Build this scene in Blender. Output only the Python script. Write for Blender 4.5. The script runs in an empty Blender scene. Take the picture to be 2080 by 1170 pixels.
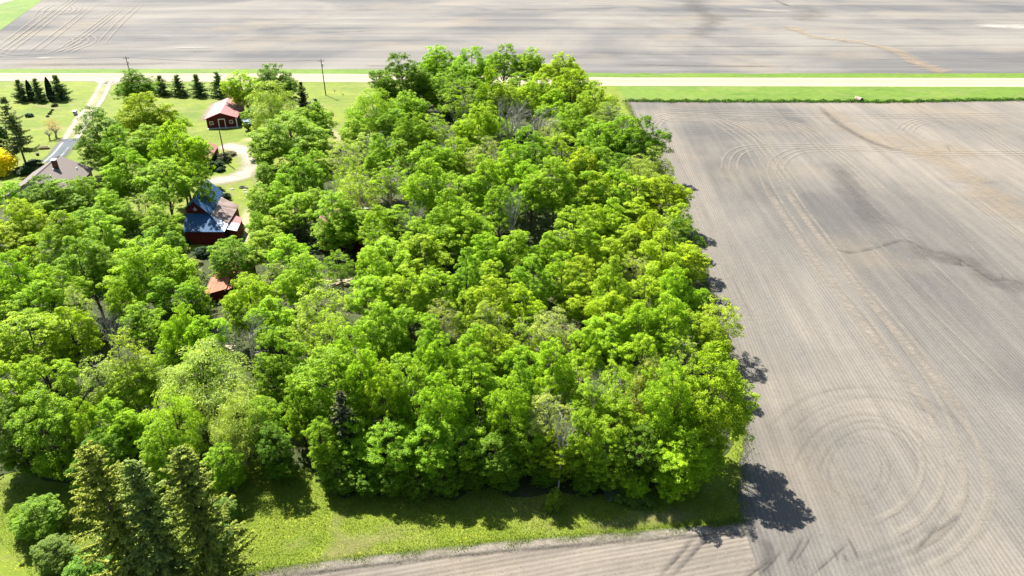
import bpy, math, random
import numpy as np
from mathutils import Vector, Matrix

# ---------------------------------------------------------------- camera, sky, sun
SC = bpy.context.scene
COL = SC.collection
W_, H_, F_ = 2080.0, 1170.0, 1390.0
PITCH = math.radians(28.5)
CAMH = 44.0
cam_d = bpy.data.cameras.new('camera'); cam = bpy.data.objects.new('camera', cam_d); COL.objects.link(cam)
cam.location = (0, 0, CAMH); cam.rotation_euler = (math.radians(90) - PITCH, 0, 0)
cam_d.sensor_width = 36; cam_d.lens = 36 * F_ / W_
cam_d.clip_start = 0.5; cam_d.clip_end = 6000
SC.camera = cam
SUN_AZ = (-0.62, 0.785); SUN_EL = math.radians(50)
world = bpy.data.worlds.new('World'); SC.world = world; world.use_nodes = True
wn = world.node_tree; wn.nodes.clear()
wo = wn.nodes.new('ShaderNodeOutputWorld'); wb = wn.nodes.new('ShaderNodeBackground'); ws = wn.nodes.new('ShaderNodeTexSky')
ws.sky_type = 'NISHITA'; ws.sun_disc = False; ws.sun_elevation = SUN_EL
ws.sun_rotation = math.atan2(SUN_AZ[0], SUN_AZ[1])
ws.air_density = 1.0; ws.dust_density = 1.0
wn.links.new(ws.outputs[0], wb.inputs[0]); wb.inputs[1].default_value = 0.064
wn.links.new(wb.outputs[0], wo.inputs[0])
sd = bpy.data.lights.new('sun', 'SUN'); sun = bpy.data.objects.new('sun', sd); COL.objects.link(sun)
sd.energy = 5.0; sd.angle = math.radians(0.5); sd.color = (1.0, 0.965, 0.90)
v = Vector((SUN_AZ[0], SUN_AZ[1], 0)).normalized() * math.cos(SUN_EL) + Vector((0, 0, math.sin(SUN_EL)))
sun.rotation_euler = v.to_track_quat('Z', 'Y').to_euler()
SC.view_settings.view_transform = 'Standard'; SC.view_settings.look = 'None'
SC.view_settings.exposure = 1.72; SC.view_settings.gamma = 1.0
SC.cycles.max_bounces = 6; SC.cycles.transparent_max_bounces = 24
SC.cycles.diffuse_bounces = 3; SC.cycles.transmission_bounces = 4

RNG = np.random.default_rng(7)
CT, ST = math.cos(PITCH), math.sin(PITCH)

def P(px, py, z=0.0):
    """world point seen at photo pixel (px, py) lying at height z"""
    u = (px - W_ / 2) / F_; w = (H_ / 2 - py) / F_
    dy = CT + w * ST; dz = -ST + w * CT
    t = (z - CAMH) / dz
    return np.array([u * t, dy * t, z])

def depth(p):
    return p[1] * CT + (CAMH - p[2]) * ST

def proj(p):
    d = depth(p)
    up = p[1] * ST + (p[2] - CAMH) * CT
    return (W_ / 2 + F_ * p[0] / d, H_ / 2 - F_ * up / d)

# ---------------------------------------------------------------- materials
def mat(name):
    m = bpy.data.materials.new(name); m.use_nodes = True
    nt = m.node_tree; nt.nodes.clear()
    return m, nt

class N:
    def __init__(s, nt): s.nt = nt
    def __call__(s, typ, **kw):
        n = s.nt.nodes.new(typ)
        for k, v in kw.items():
            if k in ('ins',):
                for a, b in v.items():
                    if isinstance(b, bpy.types.NodeSocket): s.nt.links.new(b, n.inputs[a])
                    else: n.inputs[a].default_value = b
            else: setattr(n, k, v)
        return n

def ramp(n, fac, stops):
    r = n('ShaderNodeValToRGB'); n.nt.links.new(fac, r.inputs[0])
    e = r.color_ramp.elements
    while len(e) < len(stops): e.new(0.5)
    for i, (p, c) in enumerate(stops):
        e[i].position = p; e[i].color = (c[0], c[1], c[2], 1) if not isinstance(c, (int, float)) else (c, c, c, 1)
    return r.outputs[0]

def mixc(n, f, a, b, mode='MIX'):
    m = n('ShaderNodeMix', data_type='RGBA', blend_type=mode)
    for i, s in ((0, f), (6, a), (7, b)):
        if isinstance(s, bpy.types.NodeSocket): n.nt.links.new(s, m.inputs[i])
        elif i == 0: m.inputs[0].default_value = s
        else: m.inputs[i].default_value = (s[0], s[1], s[2], 1)
    return m.outputs[2]

def math_(n, op, a, b=0.0):
    m = n('ShaderNodeMath', operation=op)
    for i, s in ((0, a), (1, b)):
        if isinstance(s, bpy.types.NodeSocket): n.nt.links.new(s, m.inputs[i])
        else: m.inputs[i].default_value = s
    return m.outputs[0]

def noise(n, co, scale, detail=4, rough=0.55, dist=0.0):
    t = n('ShaderNodeTexNoise'); n.nt.links.new(co, t.inputs['Vector'])
    t.inputs['Scale'].default_value = scale; t.inputs['Detail'].default_value = detail
    t.inputs['Roughness'].default_value = rough; t.inputs['Distortion'].default_value = dist
    return t.outputs[0]

def mapping(n, co, scale=(1, 1, 1), rot=0.0):
    m = n('ShaderNodeMapping'); n.nt.links.new(co, m.inputs[0])
    m.inputs['Scale'].default_value = scale; m.inputs['Rotation'].default_value = (0, 0, rot)
    return m.outputs[0]

def finish(n, col, rough=0.9, bump=None, bs=0.3, bd=0.05, spec=0.2, metal=0.0):
    p = n('ShaderNodeBsdfPrincipled')
    if isinstance(col, bpy.types.NodeSocket): n.nt.links.new(col, p.inputs['Base Color'])
    else: p.inputs['Base Color'].default_value = (*col, 1)
    if isinstance(rough, bpy.types.NodeSocket): n.nt.links.new(rough, p.inputs['Roughness'])
    else: p.inputs['Roughness'].default_value = rough
    p.inputs['Specular IOR Level'].default_value = spec; p.inputs['Metallic'].default_value = metal
    if bump is not None:
        b = n('ShaderNodeBump'); b.inputs['Strength'].default_value = bs; b.inputs['Distance'].default_value = bd
        n.nt.links.new(bump, b.inputs['Height']); n.nt.links.new(b.outputs[0], p.inputs['Normal'])
    o = n('ShaderNodeOutputMaterial'); n.nt.links.new(p.outputs[0], o.inputs[0])
    return p

def soil_mat(name, base, dark, light, tan, rowang, spacing=0.76, rowamt=0.5, stretch=(0.12, 1.0), patch=0.02, speck=0.5):
    m, nt = mat(name); n = N(nt)
    g = n('ShaderNodeNewGeometry').outputs['Position']
    al = mapping(n, g, (1, 1, 1), rowang)                     # y runs along the rows
    st = mapping(n, al, (stretch[1], stretch[0], 1))
    big = noise(n, g, patch, 5, 0.6, 0.6)
    big2 = noise(n, st, patch * 3.0, 6, 0.6, 0.3)
    streak = noise(n, mapping(n, al, (1, 0.04, 1)), 1.1, 3, 0.6)
    fine = noise(n, g, 9.0, 4, 0.75)
    mid = noise(n, g, 1.3, 4, 0.7)
    c = ramp(n, big, [(0.41, dark), (0.50, base), (0.60, light)])
    c2 = ramp(n, big2, [(0.40, dark), (0.5, base), (0.60, light)])
    c = mixc(n, 0.5, c, c2)
    t = noise(n, mapping(n, g, (1, 1, 1), 0.4), patch * 1.7, 4, 0.5)
    c = mixc(n, ramp(n, t, [(0.52, 0.0), (0.72, 0.55)]), c, tan)
    # planter rows
    sx = n('ShaderNodeSeparateXYZ'); nt.links.new(al, sx.inputs[0])
    wob = math_(n, 'MULTIPLY', math_(n, 'SUBTRACT', noise(n, mapping(n, al, (1, 0.15, 1)), 0.25, 2), 0.5), 1.2)
    ph = math_(n, 'MULTIPLY', math_(n, 'ADD', sx.outputs[0], wob), 2 * math.pi / spacing)
    row = math_(n, 'SINE', ph)
    rmask = ramp(n, noise(n, st, patch * 6, 4, 0.6), [(0.35, 0.25), (0.62, 1.0)])
    rowf = math_(n, 'MULTIPLY', math_(n, 'MULTIPLY', row, rowamt * 0.22), rmask)
    # wider passes of the implement
    band = math_(n, 'SINE', math_(n, 'MULTIPLY', math_(n, 'ADD', sx.outputs[0], wob), 2 * math.pi / (spacing * 6.0)))
    bandf = math_(n, 'MULTIPLY', band, rowamt * 0.05)
    s = math_(n, 'MULTIPLY', math_(n, 'SUBTRACT', streak, 0.5), 0.55 * rowamt + 0.12)
    f = math_(n, 'MULTIPLY', math_(n, 'SUBTRACT', fine, 0.5), 0.55 * speck)
    md = math_(n, 'MULTIPLY', math_(n, 'SUBTRACT', mid, 0.5), 0.35)
    tot = math_(n, 'ADD', math_(n, 'ADD', math_(n, 'ADD', rowf, bandf), s), math_(n, 'ADD', f, math_(n, 'ADD', md, 1.0)))
    c = mixc(n, 1.0, c, n('ShaderNodeCombineColor', ins={0: tot, 1: tot, 2: tot}).outputs[0], 'MULTIPLY')
    clod = n('ShaderNodeTexVoronoi'); nt.links.new(g, clod.inputs['Vector']); clod.inputs['Scale'].default_value = 3.2
    cm_ = ramp(n, clod.outputs['Distance'], [(0.08, 1.0), (0.30, 0.0)])
    cmask = ramp(n, noise(n, g, 0.35, 4, 0.7), [(0.45, 0.0), (0.62, 0.7)])
    c = mixc(n, math_(n, 'MULTIPLY', cm_, cmask), c, tuple(x * 0.6 for x in dark))
    # straw residue flecks
    res = noise(n, mapping(n, al, (1, 0.5, 1)), 14.0, 2, 0.5)
    c = mixc(n, ramp(n, res, [(0.62, 0.0), (0.70, 0.45)]), c, (0.25, 0.22, 0.14))
    bh = math_(n, 'ADD', math_(n, 'MULTIPLY', row, 0.35 * rowamt), math_(n, 'ADD', fine, mid))
    finish(n, c, 0.95, bh, 0.5, 0.05, 0.1)
    return m

def grass_mat(name, a, b, dry, dryamt=0.35, yellow=0.0, scale=1.0):
    m, nt = mat(name); n = N(nt)
    g = n('ShaderNodeNewGeometry').outputs['Position']
    big = noise(n, g, 0.045 * scale, 5, 0.6, 0.5)
    mid = noise(n, g, 0.5 * scale, 5, 0.65)
    fine = noise(n, g, 6.0, 4, 0.8)
    c = ramp(n, big, [(0.35, a), (0.62, b)])
    mow = noise(n, mapping(n, g, (0.06, 1.0, 1), 0.05), 0.5, 3)
    c = mixc(n, ramp(n, mow, [(0.42, 0.0), (0.6, 0.5)]), c, b)
    dd = noise(n, mapping(n, g, (0.6, 1, 1)), 0.11 * scale, 5, 0.7, 0.6)
    c = mixc(n, ramp(n, dd, [(0.52, 0.0), (0.68, dryamt)]), c, dry)
    tot = math_(n, 'ADD', math_(n, 'MULTIPLY', math_(n, 'SUBTRACT', fine, 0.5), 1.1),
                math_(n, 'ADD', math_(n, 'MULTIPLY', math_(n, 'SUBTRACT', mid, 0.5), 0.8), 1.0))
    c = mixc(n, 1.0, c, n('ShaderNodeCombineColor', ins={0: tot, 1: tot, 2: tot}).outputs[0], 'MULTIPLY')
    if yellow > 0:
        yl = noise(n, g, 7.0, 2, 0.5); ym = noise(n, g, 0.18, 3, 0.6)
        yf = math_(n, 'MULTIPLY', ramp(n, yl, [(0.60, 0.0), (0.68, 1.0)]), ramp(n, ym, [(0.48, 0.0), (0.6, yellow)]))
        c = mixc(n, yf, c, (0.55, 0.47, 0.02))
    finish(n, c, 0.85, fine, 0.6, 0.10, 0.15)
    return m

def plain_mat(name, c, var=0.25, scale=2.0, rough=0.8, spec=0.3, metal=0.0, bs=0.2, stretch=(1, 1, 1)):
    m, nt = mat(name); n = N(nt)
    g = n('ShaderNodeNewGeometry').outputs['Position']
    f = noise(n, mapping(n, g, stretch), scale, 5, 0.65)
    lo = tuple(x * (1 - var) for x in c); hi = tuple(min(1, x * (1 + var)) for x in c)
    finish(n, ramp(n, f, [(0.3, lo), (0.7, hi)]), rough, f, bs, 0.03, spec, metal)
    return m

def sheet_mat(name, c, rust, rustamt, rough=0.4, spec=0.5, seam=0.5, metal=0.0, axis=0):
    """ribbed sheet roofing; ribs follow the object's local axis"""
    m, nt = mat(name); n = N(nt)
    co = n('ShaderNodeTexCoord').outputs['Object']
    sx = n('ShaderNodeSeparateXYZ'); nt.links.new(co, sx.inputs[0])
    rib = math_(n, 'PINGPONG', sx.outputs[axis], seam / 2)
    ribm = ramp(n, rib, [(0.0, 1.0), (0.05, 0.0)])
    st = (0.25, 1, 1) if axis == 1 else (1, 0.25, 1)
    r = noise(n, mapping(n, co, st), 1.4, 6, 0.7)
    sheets = noise(n, mapping(n, co, (1.2, 0.25, 1) if axis == 0 else (0.25, 1.2, 1)), 0.9, 1)
    cc = mixc(n, ramp(n, r, [(0.62 - rustamt * 0.4, 0.0), (0.78 - rustamt * 0.4, 1.0)]), c, rust)
    cc = mixc(n, ramp(n, sheets, [(0.4, 0.0), (0.6, 0.25)]), cc, tuple(min(1, x * 1.5) for x in c))
    cc = mixc(n, math_(n, 'MULTIPLY', ribm, 0.35), cc, tuple(x * 0.45 for x in c))
    finish(n, cc, rough, ribm, 0.6, 0.04, spec, metal)
    return m

def board_mat(name, c, pitch=0.25):
    m, nt = mat(name); n = N(nt)
    co = n('ShaderNodeTexCoord').outputs['Object']
    sx = n('ShaderNodeSeparateXYZ'); nt.links.new(co, sx.inputs[0])
    s = math_(n, 'ADD', sx.outputs[0], sx.outputs[1])
    gap = ramp(n, math_(n, 'PINGPONG', s, pitch / 2), [(0.0, 1.0), (0.025, 0.0)])
    wr = noise(n, mapping(n, co, (3, 3, 0.4)), 1.5, 5, 0.7)
    cc = ramp(n, wr, [(0.3, tuple(x * 0.6 for x in c)), (0.7, tuple(x * 1.25 for x in c))])
    cc = mixc(n, math_(n, 'MULTIPLY', gap, 0.7), cc, tuple(x * 0.3 for x in c))
    finish(n, cc, 0.8, gap, 0.4, 0.02, 0.2)
    return m

def leaf_mat(name, trans=0.5, rough=0.6, spec=0.18, tipcol=None):
    """leaf colour = the tree's own object colour, varied leaf by leaf"""
    m, nt = mat(name); n = N(nt)
    oc = n('ShaderNodeObjectInfo').outputs['Color']
    at = n('ShaderNodeAttribute', attribute_name='v'); vv = at.outputs['Fac']
    hs = n('ShaderNodeHueSaturation')
    hs.inputs['Saturation'].default_value = 1.0
    nt.links.new(oc, hs.inputs['Color'])
    nt.links.new(math_(n, 'ADD', math_(n, 'MULTIPLY', vv, -0.035), 0.515), hs.inputs['Hue'])
    nt.links.new(math_(n, 'ADD', math_(n, 'MULTIPLY', vv, 0.85), 0.58), hs.inputs['Value'])
    c = hs.outputs[0]
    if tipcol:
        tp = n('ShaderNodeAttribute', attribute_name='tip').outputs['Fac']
        c = mixc(n, tp, c, tipcol)  # paler tips: new growth, with a light-struck look put into the colour
    p = n('ShaderNodeBsdfPrincipled'); nt.links.new(c, p.inputs['Base Color'])
    p.inputs['Roughness'].default_value = rough; p.inputs['Specular IOR Level'].default_value = spec
    t = n('ShaderNodeBsdfTranslucent')
    tc = mixc(n, 1.0, c, (1.12, 1.25, 0.40), 'MULTIPLY'); nt.links.new(tc, t.inputs[0])
    x = n('ShaderNodeMixShader'); x.inputs[0].default_value = trans
    nt.links.new(p.outputs[0], x.inputs[1]); nt.links.new(t.outputs[0], x.inputs[2])
    o = n('ShaderNodeOutputMaterial'); nt.links.new(x.outputs[0], o.inputs[0])
    return m

def ribbon_mat(name, rough_edge=0.45):
    """loose soil / tyre mark whose own colour thins out to the edges"""
    m, nt = mat(name); n = N(nt)
    g = n('ShaderNodeNewGeometry').outputs['Position']
    fade = n('ShaderNodeAttribute', attribute_name='fade').outputs['Fac']
    col = n('ShaderNodeAttribute', attribute_name='tone').outputs['Color']
    f1 = noise(n, g, 1.1, 5, 0.75); f2 = noise(n, g, 0.18, 4, 0.6); f3 = noise(n, g, 6.0, 3, 0.7)
    k = math_(n, 'ADD', math_(n, 'MULTIPLY', math_(n, 'SUBTRACT', f1, 0.5), 2.0 * rough_edge), math_(n, 'MULTIPLY', math_(n, 'SUBTRACT', f2, 0.5), 1.6 * rough_edge))
    k = math_(n, 'ADD', k, math_(n, 'MULTIPLY', math_(n, 'SUBTRACT', f3, 0.5), 0.8 * rough_edge))
    a = math_(n, 'MULTIPLY', fade, math_(n, 'ADD', 1.0, math_(n, 'MULTIPLY', k, 2.0)))
    cl = n('ShaderNodeClamp'); nt.links.new(a, cl.inputs[0])
    tot = math_(n, 'ADD', math_(n, 'MULTIPLY', math_(n, 'SUBTRACT', f3, 0.5), 0.5), 1.0)
    c = mixc(n, 1.0, col, n('ShaderNodeCombineColor', ins={0: tot, 1: tot, 2: tot}).outputs[0], 'MULTIPLY')
    p = n('ShaderNodeBsdfPrincipled'); nt.links.new(c, p.inputs['Base Color']); p.inputs['Roughness'].default_value = 0.95
    p.inputs['Specular IOR Level'].default_value = 0.1
    nt.links.new(cl.outputs[0], p.inputs['Alpha'])
    o = n('ShaderNodeOutputMaterial'); nt.links.new(p.outputs[0], o.inputs[0])
    return m

ROWANG = math.radians(4.6)
M = {}
M['field'] = soil_mat('near_soil', (0.128, 0.116, 0.101), (0.080, 0.076, 0.070), (0.184, 0.160, 0.131), (0.192, 0.154, 0.108), ROWANG, 0.40, 0.62, patch=0.016, speck=1.0)
M['farfield'] = soil_mat('far_soil', (0.132, 0.123, 0.113), (0.083, 0.081, 0.081), (0.179, 0.164, 0.140), (0.194, 0.161, 0.119), math.radians(90.5), 1.5, 0.45, stretch=(0.025, 1.0), patch=0.016, speck=0.5)
M['headland'] = soil_mat('headland_soil', (0.140, 0.120, 0.099), (0.106, 0.093, 0.079), (0.186, 0.160, 0.128), (0.213, 0.175, 0.128), math.radians(90 - 12), 0.42, 0.9, patch=0.05)
M['lawn'] = grass_mat('lawn_grass', (0.080, 0.122, 0.010), (0.128, 0.162, 0.014), (0.190, 0.168, 0.066), 0.55, 0.6)
M['verge'] = grass_mat('verge_grass', (0.066, 0.123, 0.013), (0.102, 0.160, 0.018), (0.164, 0.164, 0.057), 0.5, 0.0)
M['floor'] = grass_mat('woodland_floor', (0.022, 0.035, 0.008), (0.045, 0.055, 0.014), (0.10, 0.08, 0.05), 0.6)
M['gravel'] = plain_mat('pale_gravel', (0.279, 0.246, 0.168), 0.14, 0.8, 0.95, 0.1, bs=0.3)
M['ribbon'] = ribbon_mat('worn_earth', 0.65)
M['ribbon2'] = ribbon_mat('packed_gravel', 0.45)
M['leaf'] = leaf_mat('leaf', 0.50)
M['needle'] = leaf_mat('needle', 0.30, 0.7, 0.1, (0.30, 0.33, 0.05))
M['bark'] = plain_mat('bark', (0.094, 0.074, 0.058), 0.4, 3.0, 0.95, 0.1, stretch=(0.780, 0.780, 0.156))
M['deadwood'] = plain_mat('bleached_wood', (0.312, 0.281, 0.242), 0.3, 3.0, 0.85, 0.2, stretch=(0.780, 0.780, 0.156))
M['redwall'] = board_mat('red_boards', (0.128, 0.014, 0.014))
M['redwall2'] = board_mat('weathered_red_boards', (0.101, 0.016, 0.014))
M['pinkroof'] = sheet_mat('faded_pink_sheet', (0.271, 0.102, 0.098), (0.230, 0.074, 0.057), 0.15, 0.55, 0.3, 0.6, axis=0)
M['blueroof'] = sheet_mat('weathered_blue_sheet', (0.024, 0.068, 0.140), (0.07, 0.10, 0.14), 0.10, 0.7, 0.15, 0.55, 0.0, axis=0)
M['rustroof'] = sheet_mat('rusted_sheet', (0.30, 0.25, 0.22), (0.10, 0.055, 0.04), 0.80, 0.6, 0.2, 0.5, axis=1)
M['orangeroof'] = sheet_mat('orange_rust_sheet', (0.320, 0.121, 0.064), (0.179, 0.064, 0.032), 0.3, 0.7, 0.2, 0.5, axis=0)
M['shingle'] = plain_mat('taupe_shingle', (0.160, 0.135, 0.123), 0.14, 4.0, 0.9, 0.15, bs=0.4)
M['siding'] = plain_mat('grey_siding', (0.269, 0.275, 0.243), 0.1, 1.0, 0.7, 0.3)
M['white'] = plain_mat('white_paint', (0.78, 0.76, 0.72), 0.08, 2.0, 0.6, 0.3)
M['glass'] = plain_mat('dark_window_glass', (0.05, 0.06, 0.065), 0.2, 1.0, 0.12, 0.6)
M['brick'] = plain_mat('dark_brick', (0.13, 0.05, 0.04), 0.4, 6.0, 0.9, 0.1)
M['pole'] = plain_mat('weathered_pole', (0.10, 0.085, 0.07), 0.3, 3.0, 0.9, 0.1, stretch=(1, 1, 0.1))
M['metal'] = plain_mat('galvanised_metal', (0.50, 0.52, 0.54), 0.1, 2.0, 0.4, 0.5, 0.3)
M['black'] = plain_mat('black_rubber', (0.02, 0.02, 0.022), 0.3, 4.0, 0.7, 0.3)
M['stone'] = plain_mat('pale_stone', (0.352, 0.320, 0.275), 0.25, 3.0, 0.9, 0.1)
M['lumber'] = plain_mat('pale_lumber', (0.320, 0.249, 0.173), 0.25, 2.5, 0.85, 0.2)
M['bluetarp'] = plain_mat('blue_grey_paint', (0.20, 0.26, 0.36), 0.15, 2.0, 0.3, 0.5)
M['asphalt'] = plain_mat('blue_grey_asphalt', (0.22, 0.26, 0.31), 0.12, 1.5, 0.85, 0.2)

# ---------------------------------------------------------------- helpers
def link(name, me, parent=None, m=None):
    o = bpy.data.objects.new(name, me); COL.objects.link(o)
    if parent is not None: o.parent = parent
    if m is not None and me is not None and len(me.materials) == 0: me.materials.append(m)
    return o

def tag(o, label=None, cat=None, group=None, kind=None):
    if label: o['label'] = label
    if cat: o['category'] = cat
    if group: o['group'] = group
    if kind: o['kind'] = kind
    return o

def pymesh(name, vs, fs):
    me = bpy.data.meshes.new(name); me.from_pydata([tuple(map(float, a)) for a in vs], [], [tuple(map(int, f)) for f in fs]); me.update()
    return me

def npmesh(name, V, Fq, attrs=None):
    """fast quad mesh; attrs = {name: per-face float array}"""
    me = bpy.data.meshes.new(name)
    nf = len(Fq)
    me.vertices.add(len(V)); me.vertices.foreach_set('co', np.asarray(V, np.float32).ravel())
    me.loops.add(nf * 4); me.loops.foreach_set('vertex_index', np.asarray(Fq, np.int32).ravel())
    me.polygons.add(nf); me.polygons.foreach_set('loop_start', np.arange(0, nf * 4, 4, dtype=np.int32))
    me.update(calc_edges=True); me.validate()
    for k, a in (attrs or {}).items():
        at = me.attributes.new(k, 'FLOAT', 'FACE'); at.data.foreach_set('value', np.asarray(a, np.float32))
    return me

class MB:
    def __init__(s): s.v = []; s.f = []
    def add(s, vs, fs):
        b = len(s.v); s.v += [tuple(map(float, a)) for a in vs]; s.f += [tuple(b + i for i in f) for f in fs]; return s
    def box(s, x0, x1, y0, y1, z0, z1):
        return s.add([(x0, y0, z0), (x1, y0, z0), (x1, y1, z0), (x0, y1, z0), (x0, y0, z1), (x1, y0, z1), (x1, y1, z1), (x0, y1, z1)],
                     [(0, 3, 2, 1), (4, 5, 6, 7), (0, 1, 5, 4), (1, 2, 6, 5), (2, 3, 7, 6), (3, 0, 4, 7)])
    def slab(s, pts, t=0.08):
        """plate of thickness t below the given corner loop"""
        n = len(pts); a = [np.array(p, float) for p in pts]
        nr = np.cross(a[1] - a[0], a[2] - a[0]); nr /= np.linalg.norm(nr)
        if nr[2] < 0: a = a[::-1]; nr = -nr
        lo = [p - nr * t for p in a]
        return s.add(a + lo, [tuple(range(n)), tuple(range(2 * n - 1, n - 1, -1))] + [(i, i + n, (i + 1) % n + n, (i + 1) % n) for i in range(n)])
    def wall(s, pts, top, bot=0.0, t=0.12):
        for (x0, y0), (x1, y1) in zip(pts[:-1], pts[1:]):
            d = np.array([x1 - x0, y1 - y0]); L = np.linalg.norm(d) + 1e-9; q = np.array([-d[1], d[0]]) / L * t
            c = [(x0, y0), (x1, y1), (x1 + q[0], y1 + q[1]), (x0 + q[0], y0 + q[1])]
            s.add([(a, b, bot) for a, b in c] + [(a, b, top) for a, b in c],
                  [(0, 3, 2, 1), (4, 5, 6, 7), (0, 1, 5, 4), (1, 2, 6, 5), (2, 3, 7, 6), (3, 0, 4, 7)])
        return s
    def tube(s, pts, rad, n=6):
        pts = [np.array(p, float) for p in pts]
        b = len(s.v)
        for i, p in enumerate(pts):
            d = pts[min(i + 1, len(pts) - 1)] - pts[max(i - 1, 0)]; d /= (np.linalg.norm(d) + 1e-9)
            u = np.cross(d, (0, 0, 1.0)) if abs(d[2]) < 0.95 else np.cross(d, (1.0, 0, 0)); u /= np.linalg.norm(u); w = np.cross(d, u)
            r = rad[i] if hasattr(rad, '__len__') else rad
            for k in range(n):
                a = 2 * math.pi * k / n; q = p + (u * math.cos(a) + w * math.sin(a)) * r; s.v.append(tuple(map(float, q)))
        for i in range(len(pts) - 1):
            for k in range(n):
                s.f.append((b + i * n + k, b + i * n + (k + 1) % n, b + (i + 1) * n + (k + 1) % n, b + (i + 1) * n + k))
        s.f.append(tuple(b + k for k in range(n))[::-1]); s.f.append(tuple(b + (len(pts) - 1) * n + k for k in range(n)))
        return s
    def mesh(s, name): return pymesh(name, s.v, s.f)
    def build(s, name, m, parent=None): return link(name, s.mesh(name), parent, m)

def empty(name, x, y, z=0.0, rot=0.0):
    o = bpy.data.objects.new(name, None); COL.objects.link(o); o.location = (x, y, z); o.rotation_euler = (0, 0, rot)
    o.empty_display_size = 0.3
    return o

def densify(pts, step, jit, rng):
    out = []
    for a, b in zip(pts[:-1], pts[1:]):
        a = np.array(a[:2]); b = np.array(b[:2]); n = max(1, int(np.linalg.norm(b - a) / step))
        d = (b - a) / (np.linalg.norm(b - a) + 1e-9); q = np.array([-d[1], d[0]])
        for i in range(n):
            out.append(a + (b - a) * i / n + q * rng.normal() * jit)
    out.append(np.array(pts[-1][:2]))
    return out

def sheet(name, poly, z, m, kind='structure'):
    vs = [(p[0], p[1], z) for p in poly]
    me = pymesh(name, vs, [tuple(range(len(vs)))])
    if me.polygons[0].normal.z < 0: me.flip_normals()
    o = link(name, me, None, m); tag(o, kind=kind); return o

def px2(lst, z=0.0): return [P(a, b, z)[:2] for a, b in lst]

# ---------------------------------------------------------------- ground, fields, road
sheet('ground', [(-3500, -200), (3500, -200), (3500, 5000), (-3500, 5000)], 0.0, M['farfield'])
rg = np.random.default_rng(3)
BND = [(200, 1420), (480, 1169), (640, 1150), (800, 1130), (1000, 1108), (1250, 1088), (1420, 1074), (1508, 1060)]
EDGE = [(1508, 1060), (1500, 980), (1510, 900), (1495, 760), (1450, 640), (1415, 520), (1375, 430), (1340, 335), (1300, 260), (1270, 206)]
bnd = densify(px2(BND), 0.4, 0.07, rg)
edge = densify(px2(EDGE), 0.7, 0.15, rg)
lower = densify(px2([(1270, 206), (1500, 207.5), (1800, 208), (2080, 204), (2800, 200)]), 2.0, 0.25, rg)
# near field
sheet('field', edge[::-1][:-1] and ([tuple(a) for a in edge] + [tuple(a) for a in lower[1:]] + px2([(4200, 400), (4600, 1400), (1560, 1420), (1543, 1172)])), 0.02, M['field'])
sheet('headland', [tuple(a) for a in bnd] + px2([(1543, 1172), (1560, 1420)]), 0.04, M['headland'])
# grass: farmyard, lawn and the verge strip all in one sheet
top = densify(px2([(2800, 186), (2080, 176), (1260, 174), (700, 166), (0, 164.5), (-1300, 166)]), 3.0, 0.12, rg)
sheet('lawn', [tuple(a) for a in bnd] + [tuple(a) for a in edge[1:]] + [tuple(a) for a in lower[1:]] + [tuple(a) for a in top] + px2([(-2500, 1000), (-1500, 1420)]), 0.06, M['lawn'])
farv = densify(px2([(-1600, 140), (0, 140), (700, 140.5), (1260, 149), (2080, 149.5), (3200, 150)]), 3.0, 0.3, rg)
sheet('far_verge', [tuple(a) for a in farv] + px2([(3200, 161), (2080, 159.5), (1260, 158.5), (700, 151), (0, 149.5), (-1600, 150)]), 0.05, M['verge'])
sheet('road', px2([(-1600, 149), (0, 148.7), (700, 150.5), (1260, 158), (2080, 159), (3200, 160.5), (3200, 182), (2080, 177), (1260, 175), (700, 167), (0, 165.5), (-1600, 167)]), 0.08, M['gravel'])
near_v = densify(px2([(1255, 175.6), (1500, 176.6), (2080, 177.6), (2800, 182)]), 3.0, 0.10, rg)
sheet('verge', [tuple(a) for a in near_v] + [tuple(a) for a in lower[::-1]], 0.09, M['verge'])
sheet('corner_verge', px2([(-900, -40), (-900, 420), (-60, 110), (0, 62), (86, 0), (150, -48), (60, -60), (32, 0), (14, 5), (-30, 20)])[2:], 0.05, M['verge'])
sheet('corner_road', px2([(-60, 30), (8, 5), (30, 0), (95, -60), (60, -80), (-60, -20)]), 0.03, M['gravel'])
WOODP = [(775, 205), (880, 205), (1170, 190), (1255, 215), (1335, 320), (1385, 430), (1430, 540), (1465, 640), (1478, 760), (1490, 880), (1430, 975), (1300, 1000), (1000, 1005), (700, 1012), (625, 960), (520, 930), (470, 970), (330, 985), (0, 965), (-500, 1000), (-700, 430), (60, 400), (230, 410), (360, 505), (480, 520), (600, 430), (660, 340), (700, 290)]
wood = densify(px2(WOODP + [WOODP[0]]), 1.5, 0.5, rg)[:-1]
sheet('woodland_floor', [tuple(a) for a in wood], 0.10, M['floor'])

# soft-edged marks on the ground (tyre tracks, wash-outs, gravel drives)
def catmull(pts, k=6):
    p = [np.array(q, float) for q in pts]; p = [2 * p[0] - p[1]] + p + [2 * p[-1] - p[-2]]; out = []
    for i in range(1, len(p) - 2):
        for j in range(k):
            t = j / k
            out.append(0.5 * ((2 * p[i]) + (-p[i - 1] + p[i + 1]) * t + (2 * p[i - 1] - 5 * p[i] + 4 * p[i + 1] - p[i + 2]) * t * t + (-p[i - 1] + 3 * p[i] - 3 * p[i + 1] + p[i + 2]) * t ** 3))
    out.append(p[-2]); return out

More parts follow.
